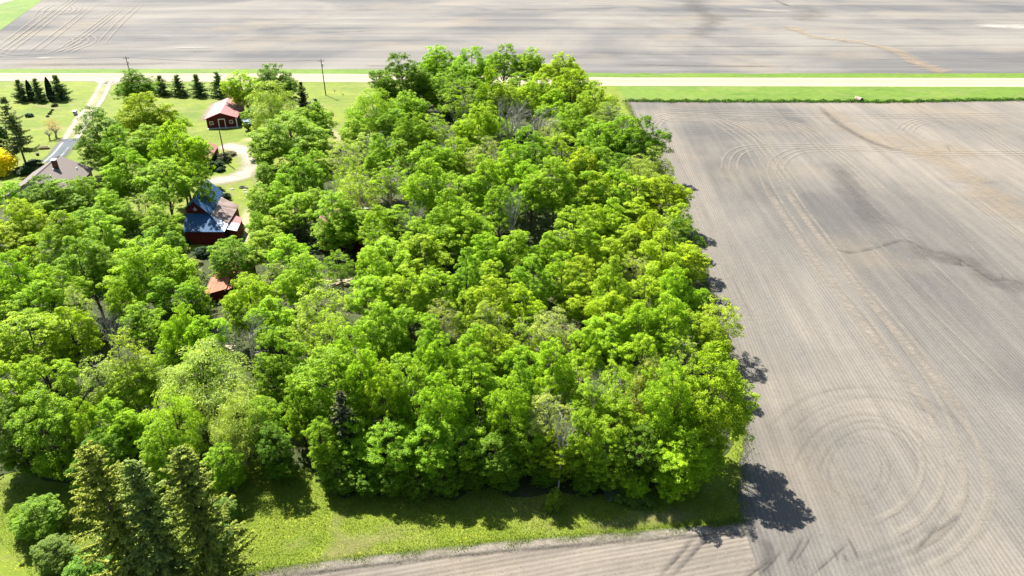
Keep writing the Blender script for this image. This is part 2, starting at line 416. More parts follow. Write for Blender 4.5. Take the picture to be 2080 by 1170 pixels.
class Ribbons:
    def __init__(s, z0): s.v = []; s.f = []; s.fade = []; s.tone = []; s.z = z0
    def add(s, path, w, tone, a, endfade=True, prof=(0, 1, 1, 0), wv=0.0, rng=np.random.default_rng(11)):
        path = [np.array(q[:2], float) for q in path]; n = len(path); b = len(s.v); m = len(prof)
        s.z += 0.0012
        if tone == LT: a *= 0.62
        for i, p in enumerate(path):
            d = path[min(i + 1, n - 1)] - path[max(i - 1, 0)]; d /= (np.linalg.norm(d) + 1e-9); q = np.array([-d[1], d[0]])
            e = min(1.0, min(i, n - 1 - i) / 3.0) if endfade else 1.0
            ww = w * (1 + wv * rng.normal())
            for j, pr in enumerate(prof):
                c = p + q * ww * (j / (m - 1) - 0.5)
                s.v.append((c[0], c[1], s.z)); s.fade.append(pr * a * e); s.tone.append(tone)
        for i in range(n - 1):
            for j in range(m - 1):
                s.f.append((b + i * m + j, b + i * m + j + 1, b + (i + 1) * m + j + 1, b + (i + 1) * m + j))
    def px(s, pts, w, tone, a, k=6, **kw): s.add(catmull(px2(pts), k), w, tone, a, **kw)
    def twin(s, pts, gauge, w, tone, a, k=7, n=2, **kw):
        path = catmull(px2(pts), k)
        for g in np.linspace(-gauge / 2, gauge / 2, n):
            off = []
            for i, p in enumerate(path):
                d = path[min(i + 1, len(path) - 1)] - path[max(i - 1, 0)]; d = d / (np.linalg.norm(d) + 1e-9)
                off.append(p + np.array([-d[1], d[0]]) * g)
            s.add(off, w, tone, a, **kw)
    def build(s, name, m):
        me = pymesh(name, s.v, s.f)
        a = me.attributes.new('fade', 'FLOAT', 'POINT'); a.data.foreach_set('value', np.array(s.fade, np.float32))
        c = me.attributes.new('tone', 'FLOAT_COLOR', 'POINT'); c.data.foreach_set('color', np.array([(t[0], t[1], t[2], 1) for t in s.tone], np.float32).ravel())
        if me.polygons[0].normal.z < 0: me.flip_normals()
        o = link(name, me, None, m); tag(o, kind='structure'); return o

LT = (0.239, 0.210, 0.169); LT2 = (0.206, 0.179, 0.147); DK = (0.057, 0.052, 0.046); TAN = (0.272, 0.210, 0.136); DK2 = (0.084, 0.076, 0.068)
R = Ribbons(0.11)
# long headland sweep down the right field
R.twin([(1440, 236), (1481, 258), (1528, 292), (1560, 340), (1590, 400), (1642, 475), (1700, 560), (1790, 665), (1870, 780), (1915, 870), (1935, 950), (1930, 1010), (1890, 1068), (1818, 1111)], 5.0, 0.75, LT, 0.55, n=4)
R.twin([(1750, 600), (1848, 741), (1945, 878), (1975, 941), (1984, 990), (1974, 1038), (1930, 1100)], 2.2, 0.8, LT, 0.45)
R.twin([(1560, 360), (1640, 480), (1740, 610), (1850, 745), (1930, 850)], 3.2, 1.6, LT2, 0.5)
R.twin([(1327, 256), (1337, 243), (1378, 233), (1457, 237), (1575, 246), (1638, 266), (1678, 300), (1733, 343), (1800, 410)], 3.6, 0.7, LT, 0.6, n=4)
R.twin([(1345, 300), (1330, 262), (1345, 246), (1400, 243), (1480, 250), (1530, 275), (1570, 320), (1630, 400)], 2.4, 0.7, LT, 0.6, n=3)
R.twin([(1481, 351), (1484, 325), (1500, 308), (1540, 299), (1654, 298), (1812, 305), (1900, 311), (2100, 311), (2300, 306)], 3.0, 0.6, LT, 0.55, n=3)
R.twin([(1575, 360), (1580, 330), (1610, 310), (1660, 303), (1760, 303)], 3.0, 0.6, LT, 0.45, n=3)
R.twin([(1835, 268), (1851, 253), (1891, 243), (1950, 245), (2001, 268), (2029, 292), (2090, 330)], 3.5, 0.6, LT, 0.5, n=4)
R.twin([(1920, 275), (1945, 300), (1990, 330)], 2.0, 0.5, LT, 0.35)
R.twin([(1300, 222), (1500, 231), (1800, 236), (2200, 232)], 4.0, 0.8, LT, 0.45, n=3)
R.twin([(1345, 262), (1500, 268), (1620, 270)], 2.0, 0.5, LT, 0.35)
for x0, y0, x1, y1, a in [(1345, 320, 1545, 720, .5), (1352, 320, 1562, 720, .45), (1372, 330, 1600, 740, .3), (1640, 300, 1990, 640, .3), (1700, 420, 2010, 740, .25), (1900, 420, 2080, 600, .35), (1940, 380, 2100, 500, .4), (1610, 640, 1770, 880, .3), (1800, 560, 2080, 830, .3), (1500, 420, 1680, 700, .25), (1860, 690, 2080, 920, .25)]:
    R.twin([(x0, y0), ((x0 + x1) / 2, (y0 + y1) / 2), (x1, y1)], 1.6, 0.55, LT, a)
# dark wheel circles near the corner
def ell(cx, cy, rx, ry, a0, a1, k=14):
    return [(cx + rx * math.cos(t), cy + ry * math.sin(t)) for t in np.linspace(math.radians(a0), math.radians(a1), k)]
R.twin(ell(1742, 955, 55, 62, -120, 130), 0.7, 0.3, DK, 0.09, k=3)
R.px(ell(1742, 958, 62, 66, 120, 250), 0.35, DK, 0.08, k=3)
R.twin(ell(1760, 985, 130, 130, 190, 345), 2.0, 0.5, DK2, 0.11, k=3, n=3)
R.twin(ell(1765, 1000, 165, 165, 200, 380), 2.4, 0.5, LT, 0.06, k=3, n=3)
R.twin(ell(1760, 1000, 230, 205, 215, 320), 1.8, 0.5, DK2, 0.10, k=3)
R.twin(ell(1740, 880, 150, 85, 200, 330), 1.4, 0.4, DK2, 0.08, k=3)
R.px(ell(1790, 950, 70, 95, -70, 60), 0.4, DK, 0.06, k=3)
R.twin([(1950, 1040), (1900, 1090), (1820, 1130), (1720, 1160)], 1.8, 0.7, DK2, 0.11, n=3)
for x0, y0, x1, y1, w in [(1330, 1175, 1413, 1085, .45), (1356, 1175, 1440, 1082, .45), (1535, 1170, 1590, 1110, .3), (1590, 1150, 1630, 1085, .35), (1610, 1140, 1645, 1085, .25), (1716, 1088, 1740, 1135, .35), (1686, 1112, 1700, 1140, .3), (1705, 1120, 1716, 1142, .3), (1855, 1120, 1905, 1060, .4), (1880, 1090, 1950, 1045, .35), (1500, 1180, 1580, 1120, .3), (1640, 1170, 1720, 1100, .3)]:
    R.px([(x0, y0), ((x0 + x1) / 2 + 2, (y0 + y1) / 2), (x1, y1)], w, DK2, 0.45)
R.px([(500, 1172), (800, 1137), (1000, 1115), (1250, 1095), (1480, 1078), (1540, 1085)], 1.1, LT2, 0.6)
R.px([(1543, 1090), (1560, 1120), (1545, 1175)], 1.2, DK2, 0.4)
# washed-out tan channel and dark wet seams
R.px([(1670, 216), (1700, 240), (1733, 268), (1804, 298), (1875, 314), (1930, 339), (1981, 374), (2040, 420), (2120, 470)], 9.0, TAN, 0.26, prof=(0, .35, .8, 1, .35, 0), wv=.4)
R.px([(1660, 214), (1700, 250), (1760, 285), (1830, 310)], 2.0, DK2, 0.35)
R.px([(1770, 265), (1850, 290), (1930, 310), (1990, 300)], 14.0, TAN, 0.22, prof=(0, .6, 1, .6, 0), wv=.2)
R.px([(1690, 505), (1725, 513), (1780, 503), (1835, 489), (1880, 508), (1930, 520), (1975, 545), (2010, 568), (2045, 568), (2100, 585)], 0.5, DK, 0.28, wv=.6)
R.px([(1840, 490), (1900, 522), (1960, 530), (2020, 572), (2100, 580)], 5.0, DK2, 0.35, prof=(0, .6, 1, .6, 0), wv=.3)
R.px([(1800, 470), (1760, 430), (1720, 370), (1700, 330)], 6.0, DK2, 0.25, prof=(0, .6, 1, .6, 0), wv=.3)
# far field
R.px([(1600, 53), (1607, 57), (1654, 75), (1700, 81), (1725, 83), (1812, 102), (1859, 126), (1899, 142), (1935, 149)], 9.0, TAN, 0.42, prof=(0, .7, 1, .7, 0), wv=.35)
R.px([(1571, -2), (1585, 5), (1605, 14)], 2.5, DK2, 0.8)
R.px([(1560, -6), (1575, 1), (1600, 12)], 2.0, LT, 0.8)
R.px([(1400, -6), (1418, 20), (1449, 38), (1430, 60), (1420, 80)], 16.0, DK2, 0.28, prof=(0, .6, 1, .6, 0), wv=.4)
R.px([(1600, 10), (1650, 20), (1640, 35), (1620, 45)], 16.0, DK2, 0.22, prof=(0, .6, 1, .6, 0), wv=.4)
R.px([(1980, 50), (2040, 55), (2140, 56)], 22.0, (0.36, 0.33, 0.28), 0.6, prof=(0, .6, 1, .6, 0))
R.px([(1500, 18), (1560, 22), (1620, 24)], 14.0, (0.33, 0.30, 0.25), 0.4, prof=(0, .6, 1, .6, 0))
for x0, y0, x1, y1, w, tn, a in [(1180, 95, 2100, 92, 3, DK2, .3), (1150, 108, 1700, 112, 2, DK2, .35), (1200, 130, 1640, 136, 2, DK2, .4), (560, 56, 800, 58, 3, DK2, .3), (620, 66, 780, 62, 4, DK2, .3), (0, 132, 420, 128, 6, DK2, .3), (380, 105, 440, 104, 2, DK, .3), (350, 97, 440, 97, 2.5, (0.36, 0.35, 0.33), .4), (75, 118, 105, 118, 4, (0.36, 0.35, 0.33), .4), (250, 76, 420, 79, 2, LT, .4), (740, 132, 800, 132, 5, LT, .5), (1180, 30, 1700, 34, 3, DK2, .25), (1000, 20, 1300, 15, 6, DK2, .25), (1640, 120, 2100, 118, 3, LT, .3), (0, 20, 60, 8, 4, LT, .4)]:
    R.px([(x0, y0), ((x0 + x1) / 2, (y0 + y1) / 2 + 1), (x1, y1)], w, tn, a, prof=(0, .6, 1, .6, 0))
for pts, g, n_ in [([(-10, 118), (60, 68), (138, 8), (175, -20)], 5, 3), ([(-8, 104), (60, 52), (120, 5)], 3, 2), ([(60, 112), (120, 66), (193, 8)], 3, 2), ([(120, 105), (175, 70), (250, 12)], 4, 3), ([(200, 95), (240, 50), (290, 5)], 3, 2), ([(75, 40), (85, 22), (110, 8)], 3, 2), ([(110, 25), (140, 28), (155, 18), (150, 8)], 5, 3), ([(125, 78), (160, 74), (172, 86), (140, 100), (120, 108)], 8, 4), ([(-20, 106), (5, 112), (35, 114), (100, 112)], 4, 2)]:
    R.twin(pts, g, 1.0, LT, 0.75, n=n_)
R.build('field_marks', M['ribbon'])
# drives
G1 = (0.312, 0.273, 0.211); G2 = (0.234, 0.195, 0.140); AS = (0.095, 0.108, 0.122)
G = Ribbons(0.135)
G.px([(195, 160), (212, 168), (222, 172), (240, 160)], 5.0, G1, 1.0, endfade=False)
G.twin([(216, 166), (205, 190), (192, 212), (172, 236), (160, 256), (148, 276), (136, 292), (126, 306)], 2.4, 1.9, G1, 1.0, endfade=False)
G.px([(216, 166), (200, 197), (180, 226), (160, 254), (140, 286)], 2.2, (0.34, 0.32, 0.19), 0.5)
G.px([(143, 283), (132, 298), (118, 316), (100, 330)], 5.0, AS, 1.0, endfade=False)
G.px([(128, 290), (110, 312), (88, 332)], 0.9, (0.24, 0.24, 0.23), 0.9, endfade=False)
G.px([(140, 300), (130, 312), (120, 322)], 0.6, (0.24, 0.24, 0.23), 0.8, endfade=False)
G.px([(445, 296), (470, 299), (495, 306), (512, 320), (516, 336), (505, 350), (480, 362), (450, 367), (418, 370)], 6.4, G1, 1.1, prof=(0, .5, 1, 1, .5, 0), wv=.05)
G.px([(505, 335), (525, 350), (530, 365), (540, 385)], 3.5, G2, 0.6, prof=(0, .8, 1, .8, 0))
G.px([(470, 360), (500, 350), (520, 330)], 4.0, G1, 0.9, prof=(0, .9, 1.1, .9, 0))
G.px([(487, 290), (520, 285), (530, 300), (520, 320)], 5.0, (0.40, 0.35, 0.2), 0.5, prof=(0, .8, 1, .8, 0))
G.px([(405, 250), (425, 225), (436, 205)], 2.2, G2, 0.8, prof=(0, .8, 1, .8, 0))
G.px([(505, 420), (498, 455), (500, 490), (494, 520)], 1.8, (0.42, 0.37, 0.22), 0.6, prof=(0, .8, 1, .8, 0))
G.px([(660, 260), (690, 280), (675, 300)], 3.0, (0.40, 0.33, 0.2), 0.4, prof=(0, .8, 1, .8, 0))
G.px([(400, 520), (396, 545), (402, 560)], 2.2, (0.3, 0.30, 0.12), 0.5, prof=(0, .8, 1, .8, 0))
G.px([(60, 215), (100, 218), (130, 225)], 3.0, (0.34, 0.29, 0.15), 0.4, prof=(0, .8, 1, .8, 0))
for pts, w, a in [([(620, 1150), (720, 1110), (820, 1080)], 2.2, .45), ([(700, 1040), (680, 1080), (740, 1120)], 1.6, .3), ([(1180, 1075), (1300, 1060), (1440, 1045)], 1.8, .5), ([(560, 1120), (640, 1100)], 1.6, .3), ([(1260, 1040), (1330, 1050), (1400, 1030)], 1.2, .35)]:
    G.px(pts, w, (0.22, 0.20, 0.085), a * .7, prof=(0, .6, 1, .6, 0), wv=.3)
R2 = (0.95, 0.9, 0.75)
G.px([(-1500, 153), (0, 153), (700, 155), (1260, 163), (2080, 164), (3100, 166)], 2.6, (0.42, 0.36, 0.24), 0.5)
G.px([(-1500, 164), (0, 164), (300, 165), (760, 167)], 2.2, (0.46, 0.40, 0.28), 0.6)
G.build('gravel_drives', M['ribbon2'])

# ---------------------------------------------------------------- tree builders
def unit(a): return a / (np.linalg.norm(a, axis=-1, keepdims=True) + 1e-9)

def leaf_quads(pos, nrm, size, rng, aspect=0.62, along=None):
    n = len(pos); nrm = unit(nrm)
    t = unit(rng.normal(size=(n, 3))) if along is None else unit(along)
    t = unit(t - nrm * np.sum(t * nrm, 1, keepdims=True)); b = np.cross(nrm, t)
    sz = (np.asarray(size) * rng.uniform(0.7, 1.3, n))[:, None]
    V = np.empty((n, 4, 3)); fold = nrm * sz * 0.12
    V[:, 0] = pos - t * sz * 0.5; V[:, 1] = pos + b * sz * aspect * 0.5 + fold
    V[:, 2] = pos + t * sz * 0.5; V[:, 3] = pos - b * sz * aspect * 0.5 + fold
    return V.reshape(-1, 3), np.arange(n * 4).reshape(-1, 4)

def broadleaf(seed, rx=3.4, h=15.0, base=0.30, nl=11, puffs=36, lpp=62, pr=0.42, ls=0.195, kind='M', gaps=0.0):
    """meshes (crown, trunk) of a broadleaf tree, nominal height h and crown radius rx"""
    r = np.random.default_rng(seed); zc = h * (1 + base) / 2; rz = h * (1 - base) / 2
    lobes = [(np.array([r.normal() * .25, r.normal() * .25, h - rx * 0.42]), rx * 0.46)]
    ga = r.uniform(0, 6.28)
    for i in range(nl):
        u = (i + 0.5) / nl; zz = base * h + rx * 0.35 + u * (h - rx * 0.9 - base * h - rx * 0.35)
        prof = math.sqrt(max(0.05, 1 - ((zz - zc) / rz) ** 2)); a = ga + i * 2.4 + r.normal() * .25
        lr = rx * r.uniform(0.28, 0.54); rad = max(0, rx * prof * r.uniform(0.78, 1.18) - lr * 0.95)
        lobes.append((np.array([math.cos(a) * rad, math.sin(a) * rad, zz]), lr))
    PP, NN, SS, TT = [], [], [], []
    mb = MB(); top = h * 0.72
    lean = r.normal(size=2) * 0.35
    tz = np.linspace(0, top, 6)
    tr = np.linspace(0.24, 0.07, 6)
    ax = lambda z: np.array([lean[0] * (z / h) ** 1.5, lean[1] * (z / h) ** 1.5, z])
    mb.tube([ax(z) for z in tz], tr, 7)
    twig = MB()
    for c, lr in lobes:
        s = ax(max(0.12 * h, min(top, c[2] - rx * r.uniform(0.7, 1.1))))
        mid = (s + c) / 2 + np.array([r.normal() * .2, r.normal() * .2, -0.15])
        mb.tube([s, mid, c], [0.085, 0.06, 0.03], 5)
        npf = int(puffs * (lr / (rx * 0.43)) ** 2)
        d = unit(r.normal(size=(npf * 3, 3)) + np.array([0, 0, 0.35]))
        out = c.copy(); out[2] = 0; on = np.linalg.norm(out); od = out / (on + 1e-6)
        keep = (d @ od > -0.45 - (0.5 if on < 0.5 else 0)) & (d[:, 2] > -0.55)
        d = d[keep][:npf]
        for k in range(len(d)):
            if r.random() < gaps: continue
            pc = c + d[k] * lr * r.uniform(0.62, 1.25); prr = pr * r.uniform(0.6, 1.4)
            n = int(lpp * r.uniform(0.7, 1.2) * (prr / pr) ** 1.6)
            q = unit(r.normal(size=(n, 3)) + d[k] * 0.55 + np.array([0, 0, 0.45]))
            rr = prr * r.uniform(0.35, 1.0, (n, 1)) ** 0.6
            pos = pc + q * rr * np.array([1.05, 1.05, 0.75])
            PP.append(pos); NN.append(q * 0.75 + np.array([-0.15, 0.12, 0.70]) + r.normal(size=(n, 3)) * 0.5)
            base_v = r.uniform(0.2, 0.8)
            SS.append(np.clip(base_v + r.normal(size=n) * 0.26, 0, 1))
            if r.random() < (0.4 if kind == 'A' else 0.10): mb.tube([c, (c + pc) / 2 + r.normal(size=3) * .06, pc], [0.035, 0.022, 0.010], 4)
            if kind == 'A' and r.random() < 0.55:
                for _ in range(3):
                    e = pc + unit(d[k] + r.normal(size=3) * .55 + np.array([0, 0, .3])) * r.uniform(0.5, 1.2); mb.tube([pc, e], [0.016, 0.006], 3)
    pos = np.concatenate(PP); nrm = np.concatenate(NN); vv = np.concatenate(SS)
    al = None; asp = 0.62; sz = np.full(len(pos), ls)
    if kind == 'W':
        al = unit(np.stack([pos[:, 0], pos[:, 1], np.zeros(len(pos))], 1)) * 0.6 + np.array([0, 0, -0.9]) + r.normal(size=(len(pos), 3)) * 0.45
        asp = 0.22; sz = sz * 1.75
        nrm = nrm * np.array([1, 1, 0.5])
    V, Fq = leaf_quads(pos, nrm, sz, r, asp, al)
    cm = npmesh('crown', V, Fq, {'v': vv}); cm.materials.append(M['leaf'])
    tm = mb.mesh('trunk'); tm.materials.append(M['deadwood'] if kind == 'A' else M['bark'])
    return cm, tm

def grow(mb, r, p, d, L, rad, lev, maxl, spread=0.55, n=4, up=0.08):
    segs = 3; pts = [p]; q = p.copy(); dd = d.copy()
    for i in range(segs):
        dd = unit(dd + r.normal(size=3) * 0.13 + np.array([0, 0, up])); q = q + dd * L / segs; pts.append(q.copy())
    mb.tube(pts, [rad * (1 - 0.5 * i / segs) for i in range(segs + 1)], 5 if lev < 2 else 3)
    if lev >= maxl: return
    for k in range(n if lev else n + 2):
        t = r.uniform(0.35, 1.0); j = min(segs - 1, int(t * segs)); b = pts[j] + (pts[j + 1] - pts[j]) * (t * segs - j)
        nd = unit(dd + unit(r.normal(size=3)) * spread * 1.3)
        grow(mb, r, b, nd, L * r.uniform(0.5, 0.75), rad * 0.5 * (1 - 0.3 * t), lev + 1, maxl, spread, n, up)

def deadtree(seed, h=12.0, maxl=4, n=4, spread=0.6, trunk=0.42):
    r = np.random.default_rng(seed); mt = MB(); mt.tube([(0, 0, 0), (0.1, 0.05, h * trunk * .5), (0.05, 0.15, h * trunk)], [0.24, 0.19, 0.16], 7)
    mb = MB(); p = np.array([0.05, 0.15, h * trunk])
    for k in range(5):
        a = k * 1.257 + r.normal() * .2
        grow(mb, r, p - np.array([0, 0, r.uniform(0, h * .1)]), unit(np.array([math.cos(a) * .6, math.sin(a) * .6, 1.0])), h * 0.30, 0.11, 1, maxl, spread, n)
    cm = mb.mesh('bare_branches'); tm = mt.mesh('trunk'); cm.materials.append(M['deadwood']); tm.materials.append(M['deadwood'])
    return cm, tm

def spruce(seed, h=15.0, rad=3.0, step=0.34, nb=7, tw=0.34, base=0.06, prof=0.85, droop=0.25, sparse=0.0, tipmix=0.6):
    r = np.random.default_rng(seed); P_, A_, T_, S_ = [], [], [], []
    mb = MB(); mb.tube([(0, 0, 0), (0.05, 0, h * .5), (0, 0.03, h * 0.985)], [0.24 * h / 15, 0.13 * h / 15, 0.02], 7)
    z = base * h
    while z < h * 0.985:
        R0 = rad * (1 - z / h) ** prof * r.uniform(0.85, 1.12) + 0.12
        if z < h * .16: R0 *= 0.72 + 1.7 * (z / h)
        k = nb if z < h * 0.8 else 5; a0 = r.uniform(0, 6.28)
        for i in range(k):
            if r.random() < sparse: continue
            a = a0 + i * 6.283 / k + r.normal() * .13; L = R0 * r.uniform(0.62, 1.32)
            n = max(3, int(L / (tw * 0.34)))
            t = np.linspace(0.10, 1.0, n); dirh = np.array([math.cos(a), math.sin(a), 0]); side = np.array([-math.sin(a), math.cos(a), 0])
            rise = 0.45 if z > h * .6 else 0.25
            zz = z + L * (rise * t - droop * 1.5 * t ** 1.5 + 0.62 * droop * t ** 3 * 1.6)
            cpos = dirh * (L * t)[:, None]; cpos[:, 2] = zz
            if L > 0.8: mb.tube([cpos[0] * [0.1, 0.1, 1], cpos[n // 2], cpos[-1]], [0.03, 0.02, 0.008], 3)
            for sgn in (-1, 1, 0, 2):
                m = n
                if sgn in (-1, 1): al = dirh * 0.75 + side * sgn * 0.9 + np.array([0, 0, -0.12])
                elif sgn == 0: al = dirh * 1.0 + np.array([0, 0, 0.1])
                else: al = dirh * 0.35 + np.array([0, 0, -0.9])
                al = al + r.normal(size=(m, 3)) * 0.22; ln = tw * (1.15 - 0.45 * t)
                P_.append(cpos + unit(al) * (ln * .45)[:, None]); A_.append(al); S_.append(ln * 1.25)
                T_.append(np.clip((t - 0.68) * 3.0, 0, 1) * tipmix * r.uniform(.4, 1.0, m) * (0.25 if sgn == 2 else 1))  # outer ends lightened as new growth and as if struck by sun
        z += step * (1 if z < h * .8 else 0.75)
    pos = np.concatenate(P_); al = np.concatenate(A_); sz = np.concatenate(S_); tip = np.concatenate(T_)
    nrm = np.stack([pos[:, 0] * .12, pos[:, 1] * .12, np.ones(len(pos))], 1) + r.normal(size=(len(pos), 3)) * 0.5
    V, Fq = leaf_quads(pos, nrm, sz, r, 0.40, al)
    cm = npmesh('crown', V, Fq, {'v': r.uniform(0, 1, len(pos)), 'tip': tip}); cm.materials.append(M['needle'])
    tm = mb.mesh('trunk'); tm.materials.append(M['bark'])
    return cm, tm

def arborvitae(seed, h=6.0, rad=0.75):
    r = np.random.default_rng(seed); n = 5200
    u = r.uniform(0, 1, n); a = r.uniform(0, 6.283, n)
    rr = rad * (1 - u ** 2.2) ** 0.75 * np.where(u < .12, .75 + 2 * u, 1) * r.uniform(0.72, 1.05, n)
    pos = np.stack([np.cos(a) * rr, np.sin(a) * rr, 0.15 + u * (h - .15)], 1)
    al = np.stack([np.cos(a) * .35, np.sin(a) * .35, np.ones(n)], 1) + r.normal(size=(n, 3)) * .2
    nrm = np.stack([np.cos(a), np.sin(a), np.full(n, .2)], 1) + r.normal(size=(n, 3)) * .3
    V, Fq = leaf_quads(pos, nrm, np.full(n, .3), r, .5, al)
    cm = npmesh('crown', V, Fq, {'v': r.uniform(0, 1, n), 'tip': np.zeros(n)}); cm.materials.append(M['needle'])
    mb = MB(); mb.tube([(0, 0, 0), (0, 0, h * .8)], [.1, .03], 6); tm = mb.mesh('trunk'); tm.materials.append(M['bark'])
    return cm, tm

def shrub_mesh(seed, rx=1.2, h=1.8, n=2600, ls=0.2):
    r = np.random.default_rng(seed); P_, N_, S_ = [], [], []
    for k in range(14):
        d = unit(r.normal(size=3)); d[2] = abs(d[2]); c = d * np.array([rx * .6, rx * .6, h * .6]) + np.array([0, 0, h * .12])
        m = n // 14; q = unit(r.normal(size=(m, 3)) + d * .5 + np.array([0, 0, .4])); rad = rx * .42
        P_.append(c + q * rad * r.uniform(.4, 1, (m, 1))); N_.append(q + np.array([0, 0, .5]) + r.normal(size=(m, 3)) * .4); S_.append(np.clip(r.uniform(.2, .8) + r.normal(size=m) * .2, 0, 1))
    pos = np.concatenate(P_); pos[:, 2] = np.maximum(pos[:, 2], .05)
    V, Fq = leaf_quads(pos, np.concatenate(N_), np.full(len(pos), ls), r)
    cm = npmesh('foliage', V, Fq, {'v': np.concatenate(S_)}); cm.materials.append(M['leaf'])
    mb = MB()
    for k in range(5):
        a = k * 1.26; mb.tube([(0, 0, 0), (math.cos(a) * rx * .4, math.sin(a) * rx * .4, h * .6)], [.04, .015], 4)
    tm = mb.mesh('stem'); tm.materials.append(M['bark'])
    return cm, tm

LIB = {}
LIB['M'] = [broadleaf(s) for s in (1, 2, 3, 4)]
LIB['R'] = [broadleaf(s, rx=4.6, h=13, base=0.16, nl=18, puffs=40, lpp=66, pr=0.48, ls=0.205) for s in (21, 22, 23)]      # broad round crowns
LIB['T'] = [broadleaf(s, rx=3.4, base=0.04, nl=18, puffs=34, lpp=56) for s in (31, 32)]                                 # foliage down to the ground
LIB['A'] = [broadleaf(s, nl=12, puffs=24, lpp=38, pr=0.45, ls=0.19, kind='A', gaps=0.15) for s in (41, 42, 43)]           # airy
LIB['W'] = [broadleaf(s, rx=4.0, h=14, base=0.12, nl=13, puffs=20, lpp=62, pr=0.85, ls=0.22, kind='W') for s in (51, 52)]
LIB['D'] = [deadtree(61), deadtree(62)]
NOM = {'M': (3.4, 15.0), 'R': (4.6, 13.0), 'T': (3.4, 15.0), 'A': (3.4, 15.0), 'W': (4.0, 14.0), 'D': (4.2, 12.0)}
COLR = {  # leaf colours: (r, g, b), words for the label
    'L': ((0.285, 0.430, 0.016), 'lime green'), 'Y': ((0.325, 0.435, 0.016), 'yellow-green'), 'G': ((0.230, 0.375, 0.015), 'mid green'),
    'K': ((0.140, 0.250, 0.014), 'dark green'), 'P': ((0.320, 0.395, 0.080), 'pale sage'), 'O': ((0.345, 0.455, 0.042), 'pale lime'),
    'D': ((0.3, 0.3, 0.3), 'grey')}
FORM = {'M': 'bushy', 'R': 'round dense', 'T': 'tall low-skirted', 'A': 'loose airy', 'W': 'feathery', 'D': 'bare'}
trees = []
GAPS = [(725, 500, 30), (657, 497, 24), (730, 432, 14), (405, 550, 12), (432, 590, 12), (500, 545, 10), (640, 735, 28), (690, 585, 10), (425, 605, 12), (1075, 455, 30), (205, 655, 32), (885, 685, 22), (1100, 610, 20), (30, 930, 25), (395, 700, 16), (1335, 340, 4), (1120, 440, 14), (150, 900, 20)]
cnt = {}
def put_tree(cx, cy, rpx, h, typ, col, label=None, name=None, var=None, cat='tree', group='broadleaf trees of the wood', top=0.9, squash=1.0):
    if label is None and any((cx - a) ** 2 + (cy - b) ** 2 < (g + 0.28 * rpx) ** 2 for a, b, g in GAPS): return
    if cy < 172 and cx > 760: cy += 7
    if h > 8: h *= random.Random(int(cx * 3 + cy * 5)).uniform(0.86, 1.22)
    if typ == 'D': rpx *= 1.25; h /= 0.78
    elif rpx > 33 and cy > 200 and not (cx < 640 and cy < 480): rpx *= 1.05
    if cy > 860 and cx > 600: h *= 0.8
    elif cy > 740 and 600 < cx < 1350: h *= 0.92
    elif cx > 1350 and cy > 740: h = 16.5
    h = h * (0.70 if cy > 380 else 0.80) if h > 8 else h * 0.85
    zc = h - 3.0
    for _ in range(4):
        p = P(cx, cy, zc); rm = rpx * depth(p) / F_; zc = max(h * 0.5, h - top * rm)
    if typ == 'M' and rm > 4.0: typ = 'R'
    h = max(h, (1.45 if (cx, cy) == (592, 285) else 2.15) * rm) if typ != 'D' else h
    zc = h - 3.0
    for _ in range(4):
        p = P(cx, cy, zc); rm = rpx * depth(p) / F_; zc = max(h * 0.5, h - top * rm)
    k = cnt.get(typ, 0); cnt[typ] = k + 1
    cm, tm = LIB[typ][(k if var is None else var) % len(LIB[typ])]
    rx, hn = NOM[typ]
    e = empty(name or ('bare_tree' if typ == 'D' else 'broadleaf_tree'), p[0], p[1], 0.0, (k * 2.39996 + cx * 0.01) % 6.28)
    s = rm / rx; rq = random.Random(int(cx * 31 + cy * 17)); q = rq.uniform(0.84, 1.16); e.scale = (s * q, s / q, h / hn * rq.uniform(0.94, 1.03))
    e.rotation_euler[0] = rq.uniform(-.07, .07); e.rotation_euler[1] = rq.uniform(-.07, .07)
    c = bpy.data.objects.new('bare_branches' if typ == 'D' else 'crown', cm); COL.objects.link(c); c.parent = e
    t = bpy.data.objects.new('trunk', tm); COL.objects.link(t); t.parent = e
    rr = random.Random(int(cx * 7 + cy * 13)); b = COLR[col][0]; f = rr.uniform(0.92, 1.12); hshift = rr.uniform(-0.035, 0.035)
    c.color = (b[0] * f * (1 + hshift * 2), b[1] * f, b[2] * f, 1)
    e['category'] = cat
    if group: e['group'] = group
    trees.append(dict(o=e, px=cx, py=cy, typ=typ, col=col, label=label))
    return e

